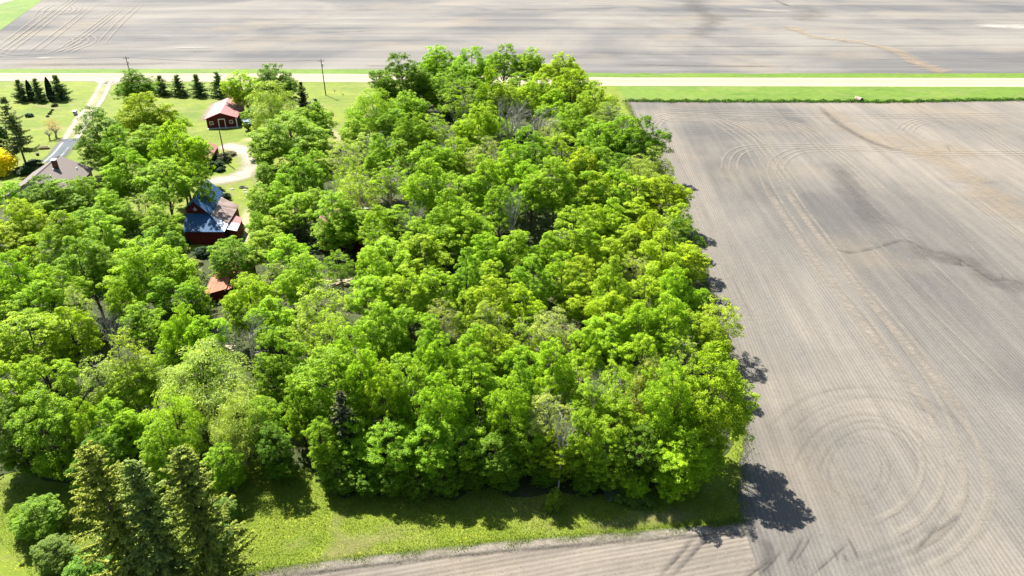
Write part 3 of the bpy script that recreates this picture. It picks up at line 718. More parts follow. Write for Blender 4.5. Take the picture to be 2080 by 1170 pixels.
# ---------------------------------------------------------------- the trees, placed one by one
# (photo x, y of the upper crown, crown radius, height in metres, form, colour[, label])
T = [
 # far end of the wood by the road
 (822,150,52,16,'M','K','big dark green feathery tree at the wood\'s far left corner by the gravel road'), (890,132,46,17,'M','G'), (955,128,44,17,'M','G'), (1022,122,40,17,'M','G'),
 (1080,122,34,16,'M','L'), (1145,134,42,16,'M','Y','rounded yellow-green tree at the wood\'s far right corner against the gravel road'),
 (1000,158,26,15,'T','L'), (780,165,26,13,'T','G'), (930,170,34,14,'M','K'), (1060,165,30,14,'M','G'),
 (1085,190,48,15,'M','Y'), (1160,182,44,15,'M','Y'), (1212,200,42,14,'M','Y'), (1238,238,34,12,'A','P'), (1030,200,36,14,'M','Y'),
 (935,212,46,14,'A','G'), (755,232,46,13,'W','G'), (722,250,26,11,'T','G'), (830,222,36,13,'M','L'), (835,268,40,13,'M','G'), (800,250,34,12,'M','G'), (1125,220,34,14,'M','L'), (1168,250,44,14,'M','G'),
 (880,262,34,13,'A','L'), (965,258,42,14,'M','L'), (1015,270,32,13,'A','L'), (1212,285,42,13,'M','G'), (1295,282,52,13,'M','K','dark green spreading tree jutting over the plowed field at the wood\'s upper right edge'),
 (1260,262,34,13,'M','G'), (1120,262,28,12,'A','P'), (985,225,26,13,'M','Y'),
 # upper middle
 (720,268,28,11,'M','L'), (745,305,38,13,'A','O'), (695,322,38,12,'A','O'), (780,300,32,13,'M','G'), (815,310,30,12,'M','G'), (875,330,42,14,'M','L'), (930,322,44,14,'M','L'), (985,308,38,13,'A','P'), (1085,298,40,14,'M','G'), (1035,325,40,14,'M','L'),
 (1140,310,40,14,'M','Y'), (1185,325,34,13,'M','Y'), (1215,335,42,13,'M','G'), (1330,322,30,9,'A','O'), (1300,360,42,11,'W','P'), (1262,345,36,12,'M','K'), (1255,378,36,12,'M','L'), (1345,350,26,7,'A','P'),
 (1130,362,46,14,'M','L'), (1078,375,42,14,'M','L'), (990,352,40,14,'M','L'), (1035,375,24,13,'D','D','small ashy bare tree amid the upper middle crowns of the wood'), (920,385,42,14,'M','L'), (860,372,44,14,'M','L'), (790,368,42,13,'A','L'), (728,380,40,13,'A','O'),
 (1180,385,38,14,'M','L'), (1215,398,46,14,'M','Y'), (1290,395,42,13,'M','Y'), (1342,402,44,12,'M','Y'), (1375,435,30,10,'M','Y'), (1240,430,34,13,'M','L'),
 (955,398,38,13,'M','L'), (1010,415,38,12,'M','G'), (1070,430,40,13,'M','K'), (1120,428,34,12,'M','G'), (1160,430,32,13,'M','G'), (905,425,38,13,'M','G'), (835,412,26,12,'D','D','small leafless grey tree just right of the pink-roofed building hidden in the wood'),
 (700,350,30,12,'A','L'), (650,322,26,12,'M','L'), (770,335,30,12,'A','L'), (1345,470,30,11,'A','O'), (1330,450,30,12,'M','Y'),
 # around the gravel loop, left of the wood
 (592,285,72,12,'R','G','huge domed green maple just right of the gravel loop'), (640,250,38,11,'M','G'), (560,218,48,10,'W','P','pale feathery willow between the red shed and the two small spruces'), (612,248,34,10,'M','L'),
 (498,182,40,13,'M','L','tall lime green tree overhanging the right side of the red gabled shed'), (558,168,46,14,'R','K','dark green round tree beside the road behind the red gabled shed'), (510,238,20,5,'T','G'),
 (612,358,54,12,'R','G'), (535,405,34,10,'T','L'), (560,395,30,10,'M','L'), (535,320,24,6,'T','L'), (520,300,18,5,'T','L'), (540,350,22,6,'T','G'), (600,430,44,11,'M','L'), (680,428,46,12,'T','L'), (640,410,32,12,'M','L'), (655,470,38,11,'T','G'), (570,450,30,9,'M','L'), (705,395,30,12,'A','O'), (520,450,22,7,'T','L'),
 # the farmyard trees on the left
 (275,178,36,9,'R','K','dark round tree by the road left of the row of four young spruces'), (290,232,52,12,'M','Y','tall yellow-green tree in front of the dark round roadside tree'), (190,256,46,15,'T','K','dark rounded tree standing alone beside the drive behind the grey-roofed house'), (355,250,26,8,'M','L'), (335,265,24,8,'M','L'),
 (243,298,46,12,'M','G'), (362,298,48,14,'R','L','big round lime tree left of the half-hidden small pink-roofed shed'), (305,292,42,13,'M','L'), (370,338,28,12,'M','L'), (262,345,46,12,'M','L'), (330,365,52,13,'M','L'), (364,342,32,12,'M','G'), (290,380,44,12,'M','G'), (225,385,30,10,'M','L'), (170,398,46,10,'R','G'), (95,400,52,10,'R','K'), (128,412,48,10,'M','G'), (225,420,36,11,'M','L'), (25,400,40,10,'M','L'), (250,455,36,11,'M','G'),
 (45,450,52,12,'R','Y'), (25,490,40,11,'M','Y'), (120,465,38,12,'M','L'), (185,450,36,11,'M','G'), (205,468,44,12,'M','L'), (288,432,40,12,'A','O'), (328,450,36,11,'M','G'), (352,492,28,9,'M','G'), (325,492,36,11,'M','G'),
 (170,520,46,13,'M','G'), (112,505,38,12,'A','L'), (70,505,32,11,'M','Y'), (212,530,40,12,'M','G'), (302,550,70,14,'R','L','largest round lime tree, standing alone-looking below and left of the blue-roofed barn'),
 (35,560,54,13,'R','L'), (8,615,42,12,'M','L'), (122,580,38,13,'M','L'), (82,610,44,13,'M','L'), (150,612,34,12,'A','P'), (208,628,32,10,'D','D','forked bare grey tree in the dark gap among the left crowns'), (245,592,30,12,'M','L'), (395,578,26,9,'T','L'), (345,585,36,11,'M','G'),
 (140,660,38,12,'M','Y'), (62,690,66,14,'M','Y'), (15,700,40,13,'M','L'), (95,755,52,13,'M','L'), (18,770,50,13,'M','L'), (205,690,50,13,'A','O'), (255,710,42,12,'A','O'), (288,650,38,12,'M','L'), (355,650,42,12,'R','L'), (335,730,32,9,'M','L'), (190,760,46,12,'A','P'), (300,760,40,11,'A','P'),
 (435,620,50,13,'M','L'), (505,605,52,13,'R','L'), (420,665,38,12,'M','L'), (468,518,40,10,'T','G'), (440,575,30,8,'T','L'), (545,500,44,11,'M','L'), (585,515,40,11,'M','L'), (560,560,34,11,'A','P'), (610,555,44,13,'M','L'), (505,575,30,10,'M','L'), (650,520,34,11,'T','G'), (560,640,44,12,'M','L'), (500,650,48,13,'D','D','big half-dead grey tree with dark forked trunk left of the wood\'s deep shaded gap'), (560,700,44,12,'M','G'),
 (640,600,52,13,'A','O'), (690,575,34,11,'A','O'), (690,530,28,8,'A','L'), (620,660,40,12,'A','O'), (675,660,44,12,'A','L'),
 (420,775,84,12,'W','P','broad pale willow with drooping feathery crown behind the tall spruces'), (480,850,56,9,'W','P'), (350,830,46,10,'W','O'), (275,790,48,11,'M','L'), (160,840,30,9,'M','L'), (230,855,42,10,'M','L'), (80,840,60,12,'T','G'), (130,900,50,9,'T','K'), (555,770,42,10,'T','G'), (530,840,40,9,'T','L'), (600,790,30,10,'T','G'), (410,735,34,9,'M','L'), (20,860,50,12,'T','K'), (330,900,44,8,'T','G'), (560,890,36,7,'T','K'), (190,920,44,8,'T','K'), (455,930,36,6,'T','G'), (262,870,34,9,'M','L'),
 # front of the wood along the lawn
 (680,772,72,15,'T','L','tall lime tree forming the wood\'s front left corner above the lawn'), (745,745,40,14,'M','L'), (778,775,40,14,'T','Y'), (838,775,58,15,'T','L'), (905,790,44,14,'T','L'), (965,790,64,15,'T','L'), (1040,800,42,13,'T','L'),
 (720,880,52,10,'T','G'), (790,900,52,10,'T','G'), (870,890,54,10,'T','G'), (940,905,50,10,'T','G'), (1010,915,44,8,'T','K'), (660,880,36,10,'T','G'),
 (1110,830,46,12,'A','P'), (1135,905,46,9,'T','Y'), (1075,880,36,10,'T','G'), (1190,870,46,11,'T','G'), (1250,850,52,11,'T','L'), (1230,920,44,8,'T','G'), (1300,900,42,9,'T','K'),
 (1320,770,50,13,'W','P','pale sage feathery tree immediately left of the big corner tree'), (1375,775,50,14,'T','L'), (1450,790,82,14,'R','L','massive rounded lime tree at the wood\'s lower right corner above the field shadow'), (1385,935,58,8.5,'T','L','low bright lime tree below the massive corner tree, nearest the bottom field'), (1440,900,36,8,'T','G'), (1030,960,30,4,'T','K'), (690,960,34,5,'T','K'), (900,968,34,4,'T','K'), (800,968,34,4,'T','K'), (1110,958,30,4,'T','K'), (1190,965,30,4,'T','K'), (1290,985,26,2.6,'T','L'), (1250,960,30,4,'T','K'), (745,975,32,4,'T','K'), (850,975,32,4,'T','K'), (960,965,30,4,'T','K'),
 # middle of the wood
 (800,462,48,13,'M','L'), (765,480,30,11,'A','L'), (850,470,36,12,'M','L'), (935,472,62,14,'R','L','rounded lime tree standing highest in the middle of the wood'), (985,510,42,13,'M','L'), (1045,500,42,13,'M','L'), (795,520,50,13,'M','L'), (862,520,46,13,'M','Y'), (750,545,38,12,'M','L'), (745,600,46,13,'M','L'), (825,585,52,13,'M','Y'), (890,580,42,13,'M','L'), (770,650,46,13,'M','L'), (842,655,46,13,'M','G'), (940,545,36,12,'M','G'), (1000,560,38,12,'M','L'),
 (1005,600,40,12,'M','Y'), (1055,610,40,12,'M','Y'), (1080,560,38,12,'M','G'), (905,640,36,11,'A','P'), (945,620,34,12,'M','L'), (720,700,42,13,'M','L'), (1000,650,38,12,'A','O'), (950,690,36,12,'M','G'),
 (1120,505,34,13,'M','L'), (1155,470,46,14,'M','L'), (1200,450,38,13,'M','Y'), (1240,470,44,13,'M','Y'), (1290,450,46,13,'M','Y'), (1190,510,42,12,'M','G'), (1240,525,42,12,'M','Y'), (1300,500,46,13,'M','Y'), (1345,500,36,12,'M','Y'), (1378,478,38,10,'M','K','small dark green tree bulging over the field at the middle right edge of the wood'), (1398,540,44,11,'M','Y'), (1350,550,38,12,'M','Y'), (1290,550,42,13,'A','O'), (1240,575,42,13,'M','Y'), (1140,545,38,12,'M','G'), (1180,560,38,12,'M','Y'), (1120,600,40,12,'M','G'),
 (1190,610,42,12,'M','Y','vivid yellow brush-like tree in the right middle of the wood'), (1250,620,42,13,'M','Y'), (1370,585,44,12,'R','L'), (1310,600,42,12,'M','Y'), (1300,655,44,12,'M','L'), (1240,670,42,12,'M','L'), (1360,645,48,12,'M','L'), (1400,670,44,12,'M','L'), (1462,645,46,9,'A','Y','sparse yellow-green tree leaning out over the plowed field above the massive corner tree'), (1445,690,34,9,'M','Y'), (1425,600,24,7,'M','G'),
 (1130,670,46,11,'A','P','pale grey twiggy tree left of the vivid yellow brush-like tree'), (1080,680,40,12,'A','L'), (1185,700,42,12,'M','L'), (1240,720,42,12,'M','L'), (1120,740,42,12,'M','L'), (1180,770,42,12,'A','Y'), (1060,730,40,12,'M','L'), (1005,700,42,13,'M','Y'), (950,745,40,13,'M','L'), (890,730,42,13,'M','L'), (800,705,44,13,'M','L'), (850,715,36,12,'M','G'), (1300,710,42,12,'M','L'), (1350,705,40,12,'M','L'), (1250,780,44,12,'A','L'), (1010,750,36,12,'M','L'), (1060,780,36,12,'M','G'), (1385,715,36,12,'A','O'), (1130,800,40,11,'A','P'), (1210,810,42,11,'M','L'),
 (742, 462, 34, 12, 'M', 'L'), (768, 440, 30, 12, 'M', 'L'), (700, 452, 34, 12, 'M', 'L'), (402, 350, 24, 13, 'M', 'K'), (850, 175, 40, 12, 'T', 'G'), (905, 180, 40, 12, 'T', 'G'), (960, 190, 34, 12, 'T', 'G'),
 # bare trees
 (1030,228,44,14.5,'D','D','left one of two big bleached bare trees in the upper wood'), (1082,235,44,14.5,'D','D','right one of two big bleached bare trees in the upper wood'), (1140,850,30,10,'D','D','pale bare tree poking from the wood\'s lower middle, left of the other bare snag'), (1255,890,26,8,'D','D','small white bare snag showing in a dark gap above the lower lawn'),
 (1215,745,26,12,'D','D','thin bare tree above the wood\'s lower right crowns'), (905,430,24,12.5,'D','D','small grey bare tree in the wood right of the pink-roofed building, beyond the grey one'),
]
for t in T:
    put_tree(*t[:6], label=(t[6] if len(t) > 6 else None))

def instance(lib, name, x, y, sx, sz, label, cat, colour, group=None, rot=0.0, parts=('crown', 'trunk')):
    e = empty(name, x, y, 0, rot); e.scale = (sx, sx, sz)
    for nm, me in zip(parts, lib):
        c = bpy.data.objects.new(nm, me); COL.objects.link(c); c.parent = e
        if nm != 'trunk' and nm != 'stem': c.color = (*colour, 1)
    tag(e, label, cat, group); return e

# tall spruces in the bottom left corner
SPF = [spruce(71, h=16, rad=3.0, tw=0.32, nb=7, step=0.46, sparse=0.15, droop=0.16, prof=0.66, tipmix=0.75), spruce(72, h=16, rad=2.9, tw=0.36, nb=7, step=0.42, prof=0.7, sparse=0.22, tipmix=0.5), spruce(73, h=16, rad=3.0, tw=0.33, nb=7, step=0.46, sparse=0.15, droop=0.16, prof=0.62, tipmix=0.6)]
def at_top(px, py, h):
    p = P(px, py, h); return p
for i, (px, py, h, lb) in enumerate([(172, 903, 14.5, 'tall olive spruce in the bottom left corner, leftmost of the three'), (262, 932, 14, 'thin-topped bluish spruce between the two fuller tall spruces bottom left'), (362, 908, 14.5, 'tall full spruce in the bottom left corner, nearest the sunlit lawn')]):
    p = at_top(px, py, h)
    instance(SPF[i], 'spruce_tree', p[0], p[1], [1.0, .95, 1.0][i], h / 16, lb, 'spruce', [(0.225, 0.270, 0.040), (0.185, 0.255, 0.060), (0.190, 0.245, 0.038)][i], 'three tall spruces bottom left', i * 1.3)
SPT = spruce(74, h=14, rad=3.9, step=0.55, nb=6, tw=0.55, base=0.24, prof=0.85, sparse=0.3, droop=0.35, tipmix=0.2)
p = P(55, 340, 0); instance(SPT, 'spruce_tree', p[0], p[1], 1.0, 1.0, 'tall thin-topped dark spruce with bare lower trunk left of the grey-roofed house', 'spruce', (0.18, 0.22, 0.09))
SPY = [spruce(75, h=6, rad=2.5, step=0.42, nb=6, tw=0.5, base=0.03, prof=1.05, sparse=0.25, tipmix=0.15, droop=.15), spruce(76, h=6, rad=2.4, step=0.42, nb=6, tw=0.5, base=0.03, prof=1.05, sparse=0.25, tipmix=0.15, droop=.15)]
ARB = arborvitae(77)
DKG = (0.13, 0.20, 0.07)
for i, (px, py, k, s, lb) in enumerate([
  (49, 206, 0, 1.0, 'leftmost dark spruce of the row on the left lawn'), (67, 205, 2, .95, 'narrow columnar evergreen, left one of the pair among the left lawn spruces'), (84, 206, 1, 1.05, 'middle dark spruce of the row, between the two columnar evergreens'), (107, 204, 2, 1.05, 'narrow columnar evergreen, right one of the pair among the left lawn spruces'), (126, 203, 0, 1.15, 'rightmost and tallest dark spruce of the row on the left lawn')]):
    p = P(px, py, 0)
    if k == 2: instance(ARB, 'columnar_evergreen', p[0], p[1], 1.25 * s, .98 * s, lb, 'evergreen', (0.022, 0.042, 0.018), 'row of evergreens on the left lawn', i)
    else: instance(SPY[k], 'young_spruce', p[0], p[1], 1.08 * s, .95 * s, lb, 'spruce', DKG, 'row of evergreens on the left lawn', i)
for i, (px, py, s, lb) in enumerate([(332, 194, .95, 'first young spruce from the left in the line of four by the road'), (367, 195, .95, 'second young spruce from the left in the line of four by the road'), (406, 196, .95, 'third young spruce from the left in the line of four by the road'), (448, 197, 1.12, 'fourth and tallest young spruce by the road, just behind the red shed')]):
    p = P(px, py, 0); instance(SPY[i % 2], 'young_spruce', p[0], p[1], [1.25, 1.4, 1.3, 1.2][i] * s, [.95, 1.0, 1.05, 1.0][i] * s, lb, 'spruce', (0.15, 0.23, 0.08), 'line of four young spruces', i * 2.1)
p = P(618, 222, 0); instance(SPY[0], 'young_spruce', p[0], p[1], .85, 1.15, 'slim dark spruce behind the pale willow, left one of two by the mown grass', 'spruce', (0.045, 0.065, 0.045))
p = P(645, 238, 0); instance(SPY[1], 'young_spruce', p[0], p[1], 1.0, .75, 'short bluish spruce at the edge of the mown grass, right one of two', 'spruce', (0.040, 0.062, 0.055))
p = P(712, 955, 0); instance(spruce(78, h=9, rad=2.0, step=.4, nb=6, tw=.4, sparse=.3, tipmix=.5), 'spruce_tree', p[0], p[1] + .2, 1.0, .95, 'dull small spruce in shade at the front left corner of the wood', 'spruce', (0.075, 0.085, 0.05))

# shrubs
SH = [shrub_mesh(81), shrub_mesh(82), shrub_mesh(83)]
def shrub(px, py, r, h, colour, label, name='shrub', cat='shrub', group=None, k=0):
    p = P(px, py, 0); return instance(SH[k % 3], name, p[0], p[1], r / 1.2, h / 1.8, label, cat, colour, group, px * .1, ('foliage', 'stem'))
shrub(6, 352, 3.6, 5.0, (0.95, 0.78, 0.01), 'bright golden yellow bush at the left edge of the photo', k=0)
shrub(-6, 300, 3.2, 5.5, (0.06, 0.12, 0.015), 'green bush at the left edge behind the golden one', k=1)
shrub(60, 238, 1.1, 1.1, (0.04, 0.11, 0.06), 'small bluish green shrub on the left lawn below the evergreen row', k=2)
shrub(455, 328, 1.8, 1.9, (0.08, 0.10, 0.03), 'scruffy bush at the foot of the leaning pole beside the gravel loop', k=1)
shrub(444, 340, 1.5, 1.6, (0.05, 0.10, 0.03), 'dark leafy bush left of the leaning pole\'s foot', k=0)
shrub(466, 316, 1.8, 0.9, (0.14, 0.13, 0.05), 'low tan weed patch inside the gravel loop behind the pole', k=2)
shrub(449, 349, 1.0, 1.0, (0.022, 0.07, 0.03), 'compact dark green shrub at the near edge of the gravel loop', k=2)
shrub(430, 345, 1.7, 1.9, (0.05, 0.11, 0.02), 'leafy bush in front of the small pink-roofed shed', k=0)
shrub(500, 252, 1.3, 1.8, (0.07, 0.13, 0.04), 'light green bush at the right front corner of the red gabled shed', k=0)
shrub(516, 262, 1.6, 1.4, (0.08, 0.15, 0.02), 'lime bush hiding the blue-grey trailer beside the red shed', k=1)
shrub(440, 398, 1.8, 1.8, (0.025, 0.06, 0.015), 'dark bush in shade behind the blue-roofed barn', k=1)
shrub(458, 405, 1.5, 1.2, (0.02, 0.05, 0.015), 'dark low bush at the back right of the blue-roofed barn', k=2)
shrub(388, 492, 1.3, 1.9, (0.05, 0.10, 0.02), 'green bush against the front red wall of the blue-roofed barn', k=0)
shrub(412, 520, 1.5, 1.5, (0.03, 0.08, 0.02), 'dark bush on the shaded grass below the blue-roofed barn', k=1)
shrub(48, 352, 2.2, 1.4, (0.05, 0.11, 0.015), 'low green bush at the foot of the tall thin-topped spruce', k=2)
shrub(70, 338, 2.0, 1.5, (0.025, 0.07, 0.02), 'dark bush between the tall thin-topped spruce and the grey house roof', k=1)
for i, (px, py, r, h, c, lb) in enumerate([
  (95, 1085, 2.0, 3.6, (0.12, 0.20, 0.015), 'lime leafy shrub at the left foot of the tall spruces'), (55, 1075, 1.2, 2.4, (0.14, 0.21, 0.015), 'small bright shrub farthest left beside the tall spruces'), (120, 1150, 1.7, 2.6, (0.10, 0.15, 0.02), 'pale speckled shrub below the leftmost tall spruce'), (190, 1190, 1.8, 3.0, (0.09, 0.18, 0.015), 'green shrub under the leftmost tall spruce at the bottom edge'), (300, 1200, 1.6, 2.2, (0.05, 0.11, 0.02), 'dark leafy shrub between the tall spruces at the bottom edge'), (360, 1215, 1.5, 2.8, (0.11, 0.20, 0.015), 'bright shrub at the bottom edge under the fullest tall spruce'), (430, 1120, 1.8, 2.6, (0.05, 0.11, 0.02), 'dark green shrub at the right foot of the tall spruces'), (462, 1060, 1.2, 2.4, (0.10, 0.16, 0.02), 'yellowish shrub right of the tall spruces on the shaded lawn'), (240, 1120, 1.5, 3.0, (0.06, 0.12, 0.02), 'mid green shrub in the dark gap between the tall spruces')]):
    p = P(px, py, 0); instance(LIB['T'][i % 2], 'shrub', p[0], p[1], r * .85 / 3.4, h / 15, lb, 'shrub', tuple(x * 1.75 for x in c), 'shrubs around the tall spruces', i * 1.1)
for i, (px, py, r, h, c, lb) in enumerate([
  (1270, 1012, 1.6, 1.1, (0.11, 0.19, 0.02), 'bright weedy clump on the lawn edge under the lower right trees'), (1310, 1020, 1.3, 0.8, (0.10, 0.18, 0.02), 'low lime clump just right of the bright weedy clump'), (1240, 1005, 1.0, 1.0, (0.09, 0.13, 0.06), 'pale grassy clump left of the bright weedy clump'), (1125, 1035, 0.8, 2.6, (0.15, 0.23, 0.012), 'bright hanging bush standing out on the shaded lower lawn')]):
    shrub(px, py, r, h, c, lb, group='clumps along the lower lawn', k=i)

# thin ornamental trees on the left lawn
dm = deadtree(63, h=4.0, maxl=3, n=4, spread=0.7, trunk=0.3)
p = P(114, 280, 0); e = empty('ornamental_tree', p[0], p[1]); e.scale = (1.15, 1.15, 1)
for nm, me in zip(('bare_branches', 'trunk'), dm):
    c = bpy.data.objects.new(nm, me); COL.objects.link(c); c.parent = e
r_ = np.random.default_rng(5); q = unit(r_.normal(size=(900, 3))) * r_.uniform(.5, 1.6, (900, 1)) + np.array([0, 0, 3.0])
V, Fq = leaf_quads(q, r_.normal(size=(900, 3)) + np.array([0, 0, 1]), np.full(900, .14), r_); bm_ = npmesh('blossom', V, Fq, {'v': r_.uniform(0, 1, 900)}); bm_.materials.append(M['leaf'])
c = link('blossom', bm_, e); c.color = (0.42, 0.22, 0.15, 1); tag(e, 'small pink-brown budding tree with open branches on the left lawn', 'tree')
p = P(101, 285, 0); e = empty('ornamental_tree', p[0], p[1]); e.scale = (.8, .8, .8)
for nm, me in zip(('bare_branches', 'trunk'), dm):
    c = bpy.data.objects.new(nm, me); COL.objects.link(c); c.parent = e
tag(e, 'small pale bare tree just left of the pink-brown budding tree', 'tree')

# ---------------------------------------------------------------- undergrowth on the wood floor
def in_poly(x, y, poly):
    c = np.zeros(len(x), bool); j = len(poly) - 1
    for i in range(len(poly)):
        xi, yi = poly[i]; xj, yj = poly[j]
        k = ((yi > y) != (yj > y)) & (x < (xj - xi) * (y - yi) / (yj - yi + 1e-12) + xi); c ^= k; j = i
    return c
wp = [tuple(a) for a in px2(WOODP)]
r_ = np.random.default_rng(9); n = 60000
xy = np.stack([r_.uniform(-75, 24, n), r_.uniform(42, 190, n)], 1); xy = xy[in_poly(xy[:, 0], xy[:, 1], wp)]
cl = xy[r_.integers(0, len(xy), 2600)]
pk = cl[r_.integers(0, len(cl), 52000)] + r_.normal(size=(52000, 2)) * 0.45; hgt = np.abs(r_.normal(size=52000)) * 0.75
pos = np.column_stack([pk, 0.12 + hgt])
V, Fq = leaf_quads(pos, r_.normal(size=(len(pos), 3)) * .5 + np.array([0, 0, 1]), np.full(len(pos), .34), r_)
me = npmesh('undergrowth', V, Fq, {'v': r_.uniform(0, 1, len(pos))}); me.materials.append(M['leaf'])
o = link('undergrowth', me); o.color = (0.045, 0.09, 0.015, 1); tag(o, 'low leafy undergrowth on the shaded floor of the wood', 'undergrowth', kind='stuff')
# taller grass where the verge and the lawn meet the plowed soil
def tufts(name, path, n, w, hgt, size, colour, label, seed):
    r = np.random.default_rng(seed); path = [np.array(a) for a in path]; L = [np.linalg.norm(b - a) for a, b in zip(path[:-1], path[1:])]; pr = np.array(L) / sum(L)
    ix = r.choice(len(L), n, p=pr); t = r.uniform(0, 1, n)
    A = np.array(path[:-1])[ix]; B = np.array(path[1:])[ix]; xy = A + (B - A) * t[:, None] + r.normal(size=(n, 2)) * w
    clump = 0.5 + 0.5 * np.sin(xy[:, 0] * 1.7 + 3 * np.sin(xy[:, 1] * .9))
    z = r.uniform(0.03, 1, n) * hgt * (.3 + clump)
    V, F2 = leaf_quads(np.column_stack([xy, z + .1]), r.normal(size=(n, 3)) + np.array([0, -.6, .4]), np.full(n, size), r, .25, np.array([0, 0, 1.]) + r.normal(size=(n, 3)) * .35)
    me = npmesh(name, V, F2, {'v': r.uniform(0, 1, n)}); me.materials.append(M['leaf']); o = link(name, me); o.color = (*colour, 1)
    tag(o, label, 'grass', kind='stuff')
tufts('field_edge_grass', bnd, 15000, 0.28, 0.16, 0.16, (0.14, 0.20, 0.03), 'ragged grass fringe between the lower lawn and the bottom field', 1)
tufts('field_edge_grass', edge, 14000, 0.5, 0.3, 0.22, (0.13, 0.18, 0.05), 'ragged grass fringe along the right edge of the wood', 2)
tufts('verge_edge_grass', [a for a in lower], 15000, 0.5, 0.5, 0.5, (0.05, 0.12, 0.015), 'long grass fringe where the roadside verge meets the field', 3)
lp = px2([(0, 1100), (60, 1170), (480, 1168), (1000, 1106), (1500, 1058), (1470, 1000), (1000, 1010), (700, 1015), (600, 960), (480, 960), (300, 1000), (0, 980)])
n = 90000; x0 = min(a[0] for a in lp); x1 = max(a[0] for a in lp); y0 = min(a[1] for a in lp); y1 = max(a[1] for a in lp)
xy = np.stack([r_.uniform(x0, x1, n), r_.uniform(y0, y1, n)], 1); xy = xy[in_poly(xy[:, 0], xy[:, 1], [tuple(a) for a in lp])]
n = len(xy)
V, F2 = leaf_quads(np.column_stack([xy, r_.uniform(.07, .15, n)]), r_.normal(size=(n, 3)) * .6 + np.array([0, 0, .7]), np.full(n, .13), r_, .3, np.array([0, 0, .6]) + r_.normal(size=(n, 3)) * .7)
me = npmesh('lawn_grass', V, F2, {'v': r_.uniform(0, 1, n)}); me.materials.append(M['leaf']); o = link('lawn_grass', me); o.color = (0.185, 0.245, 0.02, 1)
tag(o, 'short grass blades of the lower lawn', 'grass', kind='stuff')

# ---------------------------------------------------------------- buildings
def axis_frame(a, b):
    d = np.array(b[:2]) - np.array(a[:2]); return math.atan2(d[1], d[0]), np.linalg.norm(d)

def gable(name, x, y, rot, w, l, eave, ridge, wallm, roofm, label, cat, oh=0.25, side_oh=0.35):
    """gabled building: local x across the front, y back from the front wall; ridge runs along y"""
    e = empty(name, x, y, 0, rot); h = w / 2
    m = MB()
    m.add([(-h, 0, 0), (h, 0, 0), (h, 0, eave), (0, 0, ridge), (-h, 0, eave), (-h, l, 0), (h, l, 0), (h, l, eave), (0, l, ridge), (-h, l, eave)],
          [(0, 1, 2, 3, 4), (6, 5, 9, 8, 7), (1, 6, 7, 2), (5, 0, 4, 9)])
    m.build('wall', wallm, e)
    sl = (ridge - eave) / h; ro = None
    for s in (-1, 1):
        r = MB(); z0 = eave - sl * side_oh + .06; x0 = s * (h + side_oh)
        r.slab([(0, -oh, ridge + .06), (x0, -oh, z0), (x0, l + oh, z0), (0, l + oh, ridge + .06)], .09)
        ro = r.build('roof', roofm, e)
    return e, ro
def window(e, x, z, w, h, y=-0.03, frame='white'):
    f = MB(); t = .09
    f.box(x - w / 2 - t, x + w / 2 + t, y - .05, y + .04, z + h / 2, z + h / 2 + t).box(x - w / 2 - t, x + w / 2 + t, y - .07, y + .04, z - h / 2 - t, z - h / 2)
    f.box(x - w / 2 - t, x - w / 2, y - .05, y + .04, z - h / 2, z + h / 2).box(x + w / 2, x + w / 2 + t, y - .05, y + .04, z - h / 2, z + h / 2)
    wo_ = f.build('window', M[frame], e)
    g = MB().box(x - w / 2, x + w / 2, y - .01, y + .02, z - h / 2, z + h / 2); g.build('pane', M['glass'], wo_)

# red gabled shed beyond the loop
a = P(424.5, 260.7); b = P(481, 258.7); rot, w = axis_frame(a, b); c = (a + b) / 2
rot_s = math.radians(13)
e, ro = gable('red_shed', c[0], c[1], rot_s, 6.7, 15.5, 2.35, 3.55, M['redwall'], M['pinkroof'], None, None)
tag(e, 'red board shed with faded pink gable roof and white-framed door', 'shed')
d = MB().box(-.62, .62, -.05, .03, 0, 2.0); dd = d.build('door', M['redwall2'], e)
f = MB().box(-.78, -.62, -.10, .02, 0, 2.16).box(.62, .78, -.10, .02, 0, 2.16).box(-.62, .62, -.10, .02, 2.0, 2.16); f.build('frame', M['white'], dd)
MB().tube([(.45, -.1, 1.0), (.45, -.1, 1.15)], .03).build('handle', M['black'], dd)
window(e, -2.3, 1.25, .62, .62); window(e, 2.1, 1.35, .62, .62)
MB().box(3.18, 3.42, -.07, .02, 0, 2.2).build('corner_board', M['white'], e)
MB().add([(-.09, -.28, 3.62), (.09, -.28, 3.62), (.09, 15.78, 3.62), (-.09, 15.78, 3.62), (0, -.28, 3.70), (0, 15.78, 3.70)], [(0, 1, 4), (1, 2, 5, 4), (3, 0, 4, 5), (2, 3, 5)]).build('ridge_cap', M['white'], e)
MB().box(-3.3, 3.6, -.75, -.05, 0.0, 0.14).build('step', M['metal'], e)

# small pink-roofed shed half hidden by the lime tree
a = P(443.6, 296, 2.2); b = P(427, 321.6, 2.2); a2 = P(425, 287, 3.2)
ang = math.atan2(a[1] - b[1], a[0] - b[0]) - math.pi / 2
L = np.linalg.norm((a - b)[:2])
q = np.array([-math.cos(ang), -math.sin(ang)]); c = b[:2] + q * 2.0
e, ro = gable('small_shed', c[0] - .0, c[1], ang, 3.6, L, 2.15, 3.1, M['redwall2'], M['pinkroof'], None, None, .15, .2)
tag(e, 'small pink-roofed shed half hidden behind a lime tree by the gravel loop', 'shed')
MB().box(1.78, 1.86, L * .35, L * .65, 0, 1.8).build('door', M['black'], e)

